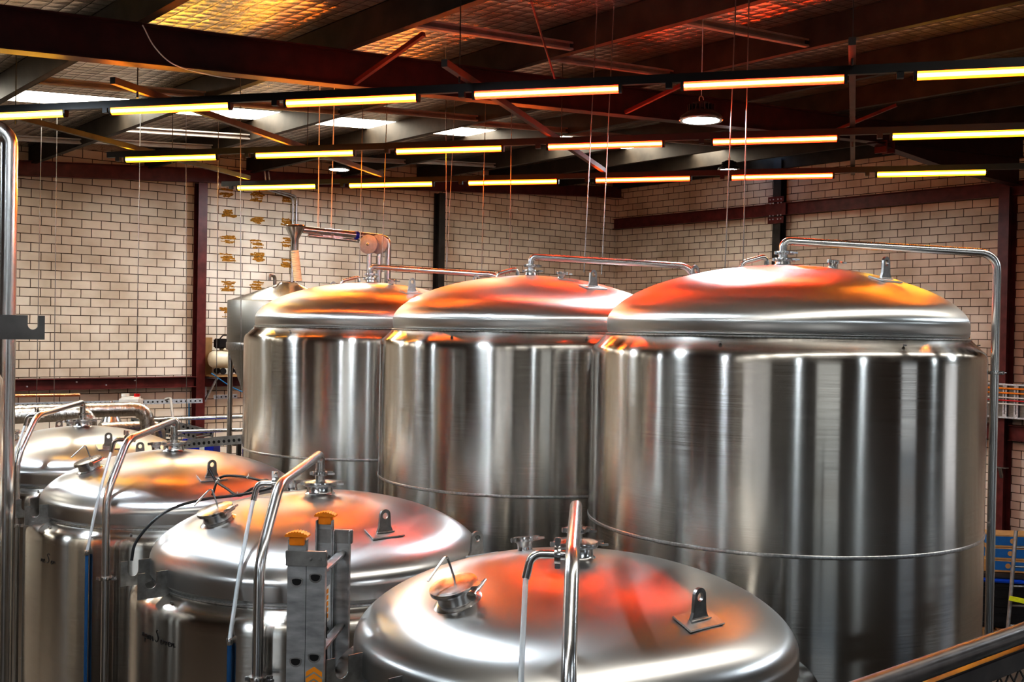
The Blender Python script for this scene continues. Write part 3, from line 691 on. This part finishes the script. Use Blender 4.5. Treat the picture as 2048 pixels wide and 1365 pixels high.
# orange chevron sticker low on the outer stile
b = MB(); c = A + e1*(W/2) - e2*.0042
mm = Matrix((e1, e2, V((0, 0, 1)))).transposed().to_4x4()
mm.translation = c; z0 = zt-.50
for k in range(5):
    z = z0 - k*.028; b.prism([(-.034, z), (0, z+.022), (.034, z), (.034, z-.020), (0, z+.002), (-.034, z-.020)], .0012, mm)
o = b.build('sticker', AMBER, t, smooth=0); o['label'] = 'orange chevron sticker'
b = MB(); mm.translation = c - e2*.0008
b.prism([(-.034, z0-.15), (.034, z0-.15), (.034, z0-.30), (-.034, z0-.30)], .0012, mm); b.build('sticker', AMBER, t, smooth=0)
b = MB(); mm.translation = c - e2*.0016; b.lathe([(.026, -.0005), (.026, .0005)], c - e2*.0016 + V((0, 0, z0-.185)), frame((0, 0, 0), e2, e1).to_3x3(), 24); b.build('sticker_mark', BLACK, o, smooth=0)
r0 = A*.5 + B_*.5 - e1*.0
MB().tube(smooth_path([r0+V((0, 0, 2.98)), r0+e1*.02+V((0, 0, 2.90)), r0+e1*.026+V((0, 0, 2.7)), r0+e1*.03+V((0, 0, 2.4)), r0+e1*.02+V((0, 0, 1.2))], 5), .008, 8).build('rope', RUBBER, t)['label'] = 'black hauling rope'
b = MB(); c = A*.2+B_*.8 + e1*.0+V((0, 0, 2.84)); mm = Matrix((e2, -e1, V((0, 0, 1)))).transposed().to_4x4(); mm.translation = c
b.prism([(-.06, -.07), (.03, -.07), (.03, .09), (-.06, .09)], .003, mm); b.build('notice_plate', WHITEP, t, smooth=0)
b = MB(); mm.translation = c + e1*.003
for k in range(5): b.prism([(-.05, -.05+.028*k), (-.01, -.05+.028*k), (-.01, -.032+.028*k), (-.05, -.032+.028*k)], .002, mm)
b.build('notice_print', AMBER, t, smooth=0)

# ------------------------------------------------------------------ coloured light grid
ZT = EYE+1.88
gA, gP = V((.569, -.822, 0)), V((.822, .569, 0))
def gp(a, p, z): v = gA*a + gP*p; return V((v.x, v.y, z))
rows = {'front': 8.30, 'middle': 10.80, 'back': 13.31}
cols = ['yellow', 'amber', 'orange', 'red', 'red', 'yellow']
desc = ['yellow glowing linear light next to the amber one on the %s light bar', 'amber glowing linear light between yellow and orange on the %s light bar',
        'orange glowing linear light between amber and red on the %s light bar', 'red glowing linear light next to the orange one on the %s light bar',
        'red glowing linear light next to the yellow one on the %s light bar', 'yellow glowing linear light next to the red one on the %s light bar']
def halfround(w, h, n=12):
    return [(-w/2, 0)] + [(-w/2*math.cos(PI*i/n), -h*math.sin(PI*i/n)**.6) for i in range(1, n)] + [(w/2, 0)]
protos = {}
for rn, p in rows.items():
    a0, a1 = (-10.2 if rn == 'front' else -7.95), 2.9
    t = thing('light_bar', gp(-3, p, ZT+.03), 'black straight track carrying the %s row of coloured lights' % rn, 'light bar')
    bar(gp(a0, p, ZT+.062), gp(a1, p, ZT+.062), .05, .066).build('track', BLACK, t, smooth=0)
    for x in [-7.83+1.676*i for i in range(6)]: MB().box(gp(x+.02, p, ZT+.012), (.05, .05, .05), Matrix.Rotation(math.atan2(gA.y, gA.x), 3, 'Z')).build('connector', BLACK, t, smooth=0)
    for k in range(6):
        s = -7.71+1.676*k + (-.05 if rn == 'front' and k < 2 else 0); c = gp(s+.6, p, ZT)
        cn = cols[k] if not (rn == 'front' and k == 5) else 'amber'
        lab = desc[k] % rn
        if rn == 'front' and k == 5: lab = 'amber glowing linear light next to the red one on the front light bar'
        if cn not in protos:
            t = thing('hanging_light', c, lab, 'light', 'coloured linear lights')
            mm = Matrix((V((-gA.y, gA.x, 0)), gA, V((0, 0, 1)))).transposed().to_4x4(); mm.translation = c + V((0, 0, .028))
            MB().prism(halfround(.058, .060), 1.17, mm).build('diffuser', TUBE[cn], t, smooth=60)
            for sg in (-1, 1):
                m2 = mm.copy(); m2.translation = c + gA*sg*.597 + V((0, 0, .028)); MB().prism(halfround(.060, .064), .024, m2).build('end_cap', BLACK, t, smooth=0)
            protos[cn] = t
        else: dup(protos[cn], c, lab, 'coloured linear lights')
for (xa, ya), (xb, yb), lab in (((2.75, 11.17), (6.6, 13.66), 'dark cross bar joining the light tracks at their outermost yellow end'), ((3.13, 9.03), (7.75, 12.1), 'dark cross bar joining the light tracks at the amber tubes'),
                       ((4.79, 6.64), (9.5, 9.7), 'dark cross bar joining the light tracks between orange and red tubes'), ((6.46, 4.21), (11.75, 7.61), 'dark cross bar seen end on where red meets yellow')):
    pa, pb = V((xa, ya, ZT+.125)), V((xb, yb, ZT+.125))
    t = thing('cross_bar', (pa+pb)/2-V((0, 0, .03)), lab, 'light bar')
    bar(pa, pb, .05, .056).build('track', GREYST, t, smooth=0)
    for f in (.06, .62):
        q = pa.lerp(pb, f); MB().tube([q, (q.x, q.y, raft(q.x)+.33 if any(abs(q.x-x-.035) < .06 for x in PX_) else roof(q.x)-.01)], .005, 6).build('hanger_wire', GREYST, t)
        MB().lathe([(0, -.075), (.010, -.075), (.010, -.025), (0, -.025)], q, seg=8).build('nut', BLACK, t)
# ------------------------------------------------------------------ high bay lamps
def lamp(c, label, hang=None, group='high bay lamps'):
    t = thing('high_bay_lamp', c, label, 'lamp', group); c = V(c)
    MB().lathe([(.05, .155), (.075, .15), (.08, .10), (.10, .085), (.175, .035), (.185, .018), (.182, .0)], c, seg=40).build('housing', BLACK, t)
    b = MB()
    for k in range(20):
        a = 2*PI*k/20; b.box(c + V((math.cos(a)*.095, math.sin(a)*.095, .10)), (.05, .006, .06), Matrix.Rotation(a, 3, 'Z'))
    b.build('cooling_fins', BLACK, t, smooth=0)
    MB().lathe([(.162, .004), (.186, .006), (.190, -.004), (.184, -.012), (.160, -.010)], c, seg=40, cap=False).build('rim', CLAMP, t)
    MB().lathe([(.160, .002), (.158, -.008), (.10, -.014), (0, -.016)], c, seg=40).build('lens', LAMPL, t)
    MB().tube(arc(c+V((0, 0, .18)), .03, 0, 2*PI*.92, (1, 0, 0), (0, 0, 1), 14), .005, 8).build('hook', PLATE, t)
    MB().tube([c+V((0, 0, .21)), (c.x, c.y, roof(c.x)-.01)], .004, 6).build('hanging_chain', GALV, t)
    return t
L1 = at(1402, 240, 9.45)
l0 = lamp(L1, 'bright white high bay lamp hanging below the red end of the front light bar')
L2 = at(1458, 340, 17.9); lamp(L2, 'smaller white high bay lamp over the back of the tall tanks by the side wall')
L3 = at(678, 339, 18.6); lamp(L3, 'white high bay lamp near the back wall beam above the grain conveyor')
for x, y, z in ((1.95, 5.5, 6.25), (-3.5, 3.0, 6.0), (-2.5, -4.0, 6.0), (4.0, -5.0, 6.2), (10.5, .2, 6.4), (12.5, -6.0, 6.4), (-3.9, 10.5, 5.9), (1.0, 14.5, 6.25), (1.5, 9.9, 6.15)):  # last lamp added out of view to brighten conveyor, hopper and back wall
    lamp((x, y, z), 'unseen white high bay lamp hung beyond the visible part of the roof')

# ------------------------------------------------------------------ hanger rods
def rod(px0, py0, px1, py1, d, label, m=PLATE, r=.005):
    a, b = at(px0, py0, d), at(px1, py1, d)
    u = a-b; s = (roof(a.x)-b.z)/u.z; a = b+u*min(s, s); a.z = min(a.z, roof(a.x)-.005)
    o = MB().tube([b, a], r, 6).build('hanger_rod', m, loc=b); tag(o, label, 'rod', 'hanger rods')
rod(83, 240, 73, 806, 14.3, 'thin rod from the roof to the slotted strut, the one beside the flue pipe')
rod(115, 150, 108, 806, 14.1, 'thin rod from the roof to the slotted strut, second from the flue pipe')
rod(281, 240, 272, 800, 14.05, 'thin rod ending in a black tip beside the white jerry can')
rod(372, 235, 373, 858, 13.4, 'thin rod in front of the back wall column down to the tray')
rod(437, 240, 432, 862, 13.2, 'thin rod passing in front of the air compressor')
rod(481, 212, 482, 780, 11.4, 'thin rod crossing in front of the grey hopper')
rod(638, 300, 636, 460, 13.0, 'bright rod holding the conveyor bracket, on its funnel side', WHITEP, .008)
rod(666, 300, 662, 470, 13.0, 'bright rod holding the conveyor bracket, on its drive side', WHITEP, .008)
rod(725, 240, 719, 552, 12.2, 'orange lit rod falling past the conveyor discs')
rod(773, 240, 764, 545, 12.2, 'orange lit rod falling just past the second conveyor disc')
rod(910, 200, 893, 552, 12.4, 'orange lit rod beside the dark back wall column')
rod(892, 240, 893, 560, 11.6, 'second orange lit rod beside the dark back wall column')
rod(969, 300, 963, 552, 12.4, 'thin rod between the vent pipes of the two far tall tanks')
rod(1023, 250, 1019, 548, 12.0, 'thin rod just before the middle tall tank vent pipe')
rod(1187, 160, 1168, 545, 10.0, 'pale rod over the middle tall tank lug')
rod(1221, 160, 1203, 550, 10.0, 'pale rod next to the back wall corner')
rod(1468, 90, 1450, 535, 8.8, 'pair rod over the largest tank, the one nearer the lamp')
rod(1496, 90, 1486, 532, 8.8, 'pair rod over the largest tank, the one nearer the side column')

# ------------------------------------------------------------------ grain hopper and conveyor
c = at(577, 605, 12.7); t = thing('grain_hopper', (c.x, c.y, 0), 'grey steel grain hopper with sloping top half hidden by the far tall tank', 'hopper'); o0 = org(t)
MB().lathe([(.06, 2.05), (.10, 2.12), (.695, 3.83), (.70, 3.87), (.70, 4.365), (.695, 4.375)], o0, seg=80, cap=False).build('body', HOPPER, t)
MB().lathe([(.703, 3.80), (.708, 3.81), (.708, 3.88), (.703, 3.89)], o0, seg=80, cap=False).build('band', PLATE, t)
MB().lathe([(.70, 4.37), (.12, 4.585), (.11, 4.60), (0, 4.605)], o0, seg=80, cap=False).build('lid', PIPE, t)
for a in (218, 308, 38, 128):
    p = o0 + V((math.cos(R(a)), math.sin(R(a)), 0))*.735
    b = MB().tube([p+V((0, 0, .01)), p+V((0, 0, 4.02))], .03, 14); b.build('leg', PIPE, t)
q = o0 + V((-.13, .1, 4.56)); MB().tube(fillet([q, q+V((0, 0, .12)), q+V((-.1, -.06, .12)), q+V((-.1, -.06, .06))], .05), .02, 12).build('breather', PLATE, t)
# conveyor
c = at(590, 452, 12.65); t = thing('grain_conveyor', c, 'steel grain conveyor tube with funnel and two round end discs above the hopper', 'conveyor'); c = V(c)
e = at(763, 474, 13.3); dd = (e-c); dd.z *= .55
MB().lathe([(.044, -.30), (.046, -.14), (.105, -.02), (.116, .0), (.112, .004)], c+V((0, 0, -.02)), seg=32, cap=False).build('funnel', PIPE, t)
b = MB().lathe([(0, .012), (.118, .01), (.12, .0), (.112, -.006)], c+V((0, 0, .0)), seg=32); b.build('funnel_lid', PIPE, t)
for dz_, r in ((-.035, .042),): MB().tube([c+V((0, 0, dz_)), c+dd+V((0, 0, dz_))], r, 18).build('tube', PIPE, t)
MB().tube([c+dd*.15+V((0, 0, -.10)), c+dd*.85+V((0, 0, -.105))], .022, 12).build('return_tube', PIPE, t)
q = c+dd*.70+V((0, 0, -.035)); mm = frame(q, dd, (0, 0, 1)); b = MB().lathe([(.043, -.02), (.05, -.018), (.05, .018), (.043, .02)], seg=18, cap=False)
for v in b.bm.verts: v.co = mm @ v.co
b.build('blue_joint', BLUEP, t)
b = MB(); z0 = c.z-.56
b.tube([c+V((0, 0, -.29))+V((.0015*i, .0, -.0105*i)) for i in range(0, 35)], [.045+.004*(i % 2) for i in range(35)], 18); b.build('flexible_hose', HOSEW, t)['label'] = 'ribbed cream flexible hose'
for k, px in enumerate((737, 757)):
    p = at(px, 489, 13.05+.05*k); n = (V((0, 0, EYE))-p); n.z = 0; n.normalize()
    n = (n*.9 + V((-.77, .64, 0))*.35).normalized(); mm = frame(p, n, (0, 0, 1)); o = lathe_m(mm, [(0, -.06), (.11, -.06), (.112, .0), (.118, .004), (.118, .014), (.112, .018), (0, .02)], 36).build('end_disc', DISC, t)
    lathe_m(mm, [(.02, .018), (.02, .03), (.012, .032), (.012, .05), (0, .052)], 12).build('knob', CLAMP, o)
    q = p + V((0, 0, -.11)) - n*.03
    MB().tube([q, q+V((0, 0, -.75))], .032, 14).build('drop_pipe', PIPE, t)
p = at(768, 480, 13.3); MB().tube(fillet([c+dd+V((0, 0, -.035)), p+V((.06, 0, -.0)), p+V((.06, 0, -.9))], .12), .04, 14).build('drop_pipe', PIPE, t)
q = c+dd*.42+V((0, 0, -.09)); w = V((dd.y, -dd.x, 0)).normalized(); b = MB()
bar(q-dd.normalized()*.13, q+dd.normalized()*.13, .04, .03, b); bar(q-w*.1, q+w*.06, .03, .03, b); b.build('hanging_bracket', GALV, t, smooth=0)

# ------------------------------------------------------------------ compressor on its shelf
p = on_y(430, 752, 18.6); zs = 3.14
t = thing('wall_shelf', (8.62, 18.72, zs), 'plywood shelf on a steel bracket holding the air compressor', 'shelf')
b = MB(); b.box((8.68, 18.72, zs), (.76, .5, .03)); b.build('board', WOOD, t, smooth=0)
b = MB(); b.box((8.36, 18.98, zs-.25), (.04, .04, .48)); b.box((8.36, 18.72, zs-.035), (.04, .5, .04)); bar((8.36, 18.96, zs-.45), (8.36, 18.5, zs-.05), .03, .03, b); b.build('bracket', GALV, t, smooth=0)
b = MB(); b.box((8.38, 18.99, zs+.35), (.2, .03, .7)); b.build('backboard', WOOD, t, smooth=0)
cc = V((8.60, 18.62, zs+.076))
t = thing('air_compressor', (8.60, 18.62, zs+.015), 'cream air compressor with black motor on the plywood shelf', 'compressor')
Rx = Matrix.Rotation(PI/2, 3, 'Y')
MB().lathe([(0, -.34), (.07, -.335), (.13, -.305), (.16, -.25), (.165, -.2), (.165, .2), (.16, .25), (.13, .305), (.07, .335), (0, .34)], cc+V((0, 0, .23)), Rx, 32).build('air_tank', CREAM, t)
b = MB(); b.box(cc+V((.06, 0, .42)), (.32, .2, .06), bev=.01); b.build('saddle', CREAM, t, smooth=30)
b = MB(); b.box(cc+V((-.10, 0, .52)), (.22, .22, .18), bev=.02); b.box(cc+V((.12, 0, .55)), (.18, .16, .2), bev=.01)
for k in range(6): b.box(cc+V((.05+.03*k, 0, .56)), (.012, .2, .18))
b.build('motor', BLACK, t, smooth=30)
MB().tube(fillet([cc+V((-.16, -.05, .6)), cc+V((-.1, -.05, .67)), cc+V((.22, -.05, .67)), cc+V((.26, -.05, .5))], .04), .012, 10).build('handle', BLACK, t)
for sx in (-.12, .16):
    for sy in (-.13, .13):
        MB().lathe([(0, -.02), (.055, -.02), (.06, -.01), (.06, .01), (.055, .02), (0, .02)], cc+V((sx, sy, .015)), Matrix.Rotation(PI/2, 3, 'X'), 20).build('wheel', RUBBER, t)
b = MB(); b.box(cc+V((.05, -.158, .30)), (.09, .012, .05)); b.build('rating_plate', PLATE, t, smooth=0)
o = MB().tube(smooth_path([(8.22, 18.42, 3.2), (8.32, 18.40, 3.13), (8.55, 18.40, 2.98), (8.8, 18.4, 2.86), (9.2, 18.4, 2.75)], 6), .011, 8).build('air_hose', mat('blue_hose', (.02, .18, .38), .4), loc=(8.22, 18.42, 3.2)); tag(o, 'thin blue air hose sagging below the compressor shelf', 'hose')
o = MB().tube([on_y(378, 800, 18.97), on_y(378, 870, 18.97)], .012, 8).build('air_line', bpy.data.materials['blue_hose'], loc=on_y(378, 870, 18.97)); tag(o, 'upright blue air line against the dark column base', 'hose')

# ------------------------------------------------------------------ pipework and trays behind the small tanks
def lagged(pts, r, rad, label):
    P = fillet([at(*p) for p in pts], rad, 10); o = MB().tube(P, r, 20).build('lagged_pipe', LAG, loc=P[-1]); tag(o, label, 'pipe', 'foil lagged pipes')
lagged([(-60, 828, 12.4), (292, 818, 13.2), (301, 930, 13.2)], .088, .16, 'foil lagged pipe turning down in front of the slotted strut')
lagged([(-60, 838, 12.0), (178, 826, 12.2), (180, 900, 12.2)], .085, .14, 'foil lagged pipe bending down behind the small tank beneath it')
lagged([(200, 858, 13.2), (318, 852, 13.75), (326, 940, 13.75)], .075, .13, 'lower foil lagged pipe with an elbow behind the taller elbow')
def slotted(a, b, h, m, label, n, name='strut_rail'):
    a, b = V(a), V(b); t = thing(name, (a+b)/2, label, 'strut'); d = (b-a).normalized(); nn = V((d.y, -d.x, 0))
    bb = bar(a, b, .02, h); bb.build('channel', m, t, smooth=0)
    hb = MB()
    for i in range(n):
        q = a + (b-a)*((i+.5)/n) + nn*.0105; hb.lathe([(.0, -.0015), (h*.20, -.0015), (h*.20, .0015), (0, .0015)], q, frame((0, 0, 0), nn, (0, 0, 1)).to_3x3(), 8)
    o = hb.build('slot_holes', BLACK, t, smooth=0); o['kind'] = 'stuff'
    return t
slotted(at(22, 811, 14.3), at(405, 802, 14.6), .062, GALV, 'bright slotted steel strut across the pipes below the back wall girt', 40)
slotted(at(428, 795, 14.6), at(474, 793, 14.8), .055, GALV, 'short bright slotted strut behind the hopper legs', 5)
o = MB().tube([at(18, 792, 15.3), at(160, 790, 15.6)], .026, 14).build('copper_tube', COPPER, loc=at(18, 792, 15.3)); tag(o, 'shiny copper tube lying above the slotted strut', 'pipe')
# cable ladder trays
def tray(a, b, w, label, n=9):
    a, b = V(a), V(b); t = thing('cable_tray', (a+b)/2, label, 'cable tray'); d = (b-a); d.z = 0; d.normalize(); s = V((-d.y, d.x, 0))
    for k in (0, 1):
        o = bar(a+s*w*k, b+s*w*k, .012, .09).build('side_rail', ALUD, t, smooth=0)
        hb = MB(); 
        for i in range(14):
            q = a+s*w*k + (b-a)*((i+.5)/14) - s*.0065; hb.lathe([(0, -.001), (.018, -.001), (.018, .001), (0, .001)], q, frame((0, 0, 0), s, (0, 0, 1)).to_3x3(), 8)
        hb.build('slot_holes', BLACK, o, smooth=0)['kind'] = 'stuff'
    for i in range(n):
        q = a + (b-a)*((i+.5)/n); bar(q+V((0, 0, -.03)), q+s*w+V((0, 0, -.03)), .04, .02).build('rung', ALUD, t, smooth=0)
tray(at(345, 892, 11.9), at(484, 880, 11.6), .28, 'perforated cable tray above the blue crate beside the far tall tank')
tray(at(262, 842, 14.2), at(392, 874, 13.9), .4, 'perforated cable tray running in behind the foil lagged elbows', 8)
for a, b_, lab in (((296, 840, 13.4), (486, 834, 13.2), 'straight steel pipe at the back above the cable trays'), ((354, 864, 13.1), (486, 860, 12.9), 'straight steel pipe lying just above the tray edge')):
    o = MB().tube([at(*a), at(*b_)], .022, 12).build('process_pipe', PIPE, loc=at(*a)); tag(o, lab, 'pipe')
o = MB().tube(fillet([at(330, 838, 13.1), at(357, 838, 13.1), at(357, 868, 13.1)], .06), .02, 12).build('process_pipe', PIPE, loc=at(357, 868, 13.1)); tag(o, 'steel pipe bending down behind the cable looped tank top', 'pipe')
o = MB().tube(fillet([at(330, 800, 14.0), at(341, 796, 14.0), at(349, 862, 13.6)], .05), .018, 10).build('process_pipe', BRIDGE, loc=at(349, 862, 13.6)); tag(o, 'thin grey pipe with a hooked top crossing the slotted strut', 'pipe')
c = at(262, 812, 13.9)
t = thing('jerry_can', c, 'white plastic jerry can with red cap on the pipework', 'can'); b = MB(); b.box(c+V((0, 0, .02)), (.28, .16, .20), Matrix.Rotation(-.6, 3, 'Z'), .03); b.build('body', WHITEP, t)
MB().lathe([(.03, .10), (.05, .115), (.05, .145), (0, .148)], c+V((-.06, .04, .01)), seg=16).build('neck', WHITEP, t); MB().lathe([(0, .12), (.036, .12), (.036, .155), (0, .158)], c+V((.06, -.04, 0)), seg=16).build('cap', REDP, t)
c = at(222, 846, 13.6); t = thing('steel_funnel', c, 'small shiny conical funnel wedged between the lagged pipes', 'funnel'); MB().lathe([(.16, -.08), (.165, -.07), (.02, .26), (.018, .28)], c, seg=28).build('cone', PIPE, t)
c = at(398, 895, 13.2); t = thing('plastic_crate', c, 'blue plastic crate under the cable tray', 'crate'); c = V(c); b = MB(); mz = Matrix.Rotation(-.69, 3, 'Z')
b.box(c+V((0, 0, -.07)), (.42, .28, .02), mz)
for s in (-1, 1):
    b.box(c + mz @ V((0, s*.14, 0)), (.44, .02, .16), mz); b.box(c + mz @ V((s*.21, 0, 0)), (.02, .28, .16), mz)
    b.box(c + mz @ V((0, s*.15, .075)), (.48, .03, .02), mz)
b.build('tub', BLUEP, t, smooth=0); b = MB(); b.box(c + mz @ V((.08, -.152, .0)), (.06, .004, .05), mz); b.build('paper_label', WHITEP, t, smooth=0)
# rack that carries this pipework
t = thing('pipe_rack', at(250, 1100, 14.0)*1, 'dark steel rack post group carrying the pipes behind the small tanks', 'rack')
for px, py, d in ((60, 830, 14.6), (300, 850, 14.2), (478, 868, 14.2)):
    p = at(px, py, d); bar((p.x, p.y, 0), (p.x, p.y, p.z-.12), .05, .05).build('post', GREYST, t, smooth=0)
q = at(398, 895, 13.2); MB().box((q.x, q.y, q.z-.105), (.5, .4, .04), Matrix.Rotation(-.69, 3, 'Z')).build('shelf', GREYST, t, smooth=0)
b = MB(); b.box((q.x, q.y, (q.z-.125)/2), (.06, .06, q.z-.125)); b.build('post', GREYST, t, smooth=0)
a, b_ = at(60, 850, 14.9), at(478, 900, 14.4); bar((a.x, a.y, 2.5), (b_.x, b_.y, 2.5), .05, .05).build('beam', GREYST, t, smooth=0)

# ------------------------------------------------------------------ the side wall corner
t = thing('cable_tray', (18.85, 9, 2.7), 'wide grey cable tray with orange conduits fixed across the side wall', 'cable tray')
b = MB()
for z in (2.69, 3.27): b.box((18.72, 8.0, z), (.06, 14, .03))
b.build('side_rail', GALV, t, smooth=0)
b = MB(); b.box((18.77, 8.0, 2.98), (.01, 14, .56)); b.build('back_sheet', PLATE, t, smooth=0)
for i in range(22):
    y = 6.0+.2*i
    b = MB(); b.box((18.735, y, 2.98), (.03, .075, .56)); o = b.build('slat', GALV, t, smooth=0)
    hb = MB(); hb.box((18.718, y, 2.98), (.004, .012, .46)); hb.build('slots', BLACK, o, smooth=0)
for z, m, r in ((3.20, ORANGE, .018), (3.12, ORANGE, .016), (3.04, WHITEP, .013), (2.99, REDP, .013), (2.93, WHITEP, .013)):
    MB().tube([(18.69, 1, z), (18.69, 15, z)], r, 10).build('conduit', m, t)['label'] = 'orange conduit' if m is ORANGE else ('red conduit' if m is REDP else 'white conduit')
b = MB(); b.box((18.74, 9.05, 1.80), (.1, .24, .014)); bar((18.78, 9.05, 1.62), (18.70, 9.05, 1.80), .05, .04, b); o = b.build('wall_bracket', PLATE, loc=(18.74, 9.05, 1.6), smooth=0); tag(o, 'small steel shelf bracket on the red side column', 'bracket')
cz = at(2005, 1190, 15.0); mz = Matrix.Rotation(R(-52), 3, 'Z'); cx = V((cz.x, cz.y, 0))
t = thing('pallet', cx, 'pale pallet under the black crate by the side wall', 'pallet')
b = MB()
for s in (-.4, 0, .4): b.box(cx + mz @ V((0, s, .05)), (1.1, .09, .1), mz)
for s in range(6): b.box(cx + mz @ V((-.48+.19*s, 0, .115)), (.12, .95, .025), mz)
b.build('boards', WOOD, t, smooth=0)
t = thing('storage_crate', cx+V((0, 0, .13)), 'tall black storage crate with a blue liner under the cartons', 'crate')
b = MB(); b.box(cx+V((0, 0, .45)), (1.0, .8, .62), mz, .02)
for k in range(5): b.box(cx+V((0, 0, .2+.12*k)), (1.03, .83, .02), mz)
b.build('body', RUBBER, t, smooth=0)
b = MB(); b.box(cx+V((0, 0, .78)), (1.04, .84, .05), mz, .02); b.build('liner', mat('blue_liner', (.01, .10, .55), .35), t, smooth=30)
t = thing('timber_board', cx+V((0, 0, .805)), 'scuffed board lying between the crate and the cartons', 'board'); b = MB(); b.box(cx+V((0, 0, .84)), (.9, .75, .06), mz, .008); b.build('panel', GREYST, t, smooth=0)
labs = ['blue printed carton at the bottom of the carton stack', 'blue printed carton in the middle of the carton stack', 'blue printed carton on top of the carton stack']
for k in range(3):
    c = cx + mz @ V((.0+.015*k, -.08, 0)) + V((0, 0, .875+.172*k)); t = thing('carton', c, labs[k], 'carton', 'stacked cartons')
    r2 = Matrix.Rotation(R(-52+3*k), 3, 'Z')
    b = MB(); b.box(c+V((0, 0, .085)), (.62, .40, .168), r2, .004); b.build('box', CARD, t, smooth=0)
    for sgn, sz, off in ((1, (.50, .004, .12), V((0, -.201, .09))), (1, (.004, .30, .12), V((-.311, 0, .09)))):
        b = MB(); b.box(c + r2 @ off, sz, r2); o = b.build('printed_panel', CARDB, t, smooth=0)
        n = (r2 @ V((off.x, off.y, 0))).normalized(); b = MB().lathe([(0, -.001), (.035, -.001), (.035, .001), (0, .001)], c + r2 @ off + n*.003, frame((0, 0, 0), n, (0, 0, 1)).to_3x3(), 20); b.build('round_emblem', CARD, o, smooth=0)
# leaning step trestle
p0, p1 = at(2012, 1255, 13.6), at(2032, 1062, 13.9); p0.z = .0
t = thing('step_ladder', (p0.x, p0.y, 0), 'grey step ladder leaning beside the black crate', 'ladder'); s = V((.30, -.30, 0))
for q in (V((0, 0, 0)), s): MB().tube([p0+q+V((0, 0, .0)), p1+q], .025, 10).build('stile', ALUD, t)
for k in range(6): f = .12+.15*k; MB().tube([p0+(p1-p0)*f, p0+(p1-p0)*f+s], .014, 8).build('rung', ALUD, t)
p = at(2019, 1197, 13.62); q = at(2052, 1204, 13.62); o = bar(p, q, .02, .06).build('yellow_strap', YELP, loc=(p+q)/2, smooth=0); tag(o, 'bright yellow strap wrapped on the step ladder', 'strap')

# loose wire along the big rafter
pts = [on_y(285, 50, 8.8), on_y(310, 95, 8.8), on_y(350, 130, 8.8), on_y(420, 150, 8.8), on_y(470, 158, 8.83)]
o = MB().tube(smooth_path(pts, 6), .006, 6).build('loose_wire', WHITEP, loc=pts[0]); tag(o, 'pale loose wire drooping across the overhead red rafter', 'wire')
a, b_ = at(1062, 2, 8.0), at(1112, 165, 9.2); o = MB().tube([a, b_], .009, 6).build('tie_rod', REDOX, loc=a); tag(o, 'slanting red tie rod above the front light bar', 'rod')

# ------------------------------------------------------------------ light and view
w = bpy.data.worlds.new('world'); bpy.context.scene.world = w; w.use_nodes = True
n = w.node_tree.nodes; bg = n['Background']
sky = n.new('ShaderNodeTexSky'); sky.sky_type = 'HOSEK_WILKIE'; sky.sun_direction = (-.3, -.5, .8); sky.turbidity = 4
w.node_tree.links.new(sky.outputs[0], bg.inputs['Color']); bg.inputs['Strength'].default_value = 3.0
sc = bpy.context.scene
sc.view_settings.view_transform = 'Standard'; sc.view_settings.look = 'High Contrast'; sc.view_settings.exposure = .9
sc.cycles.use_denoising = True; sc.cycles.max_bounces = 7; sc.cycles.sample_clamp_indirect = 6
sc.cycles.caustics_reflective = True
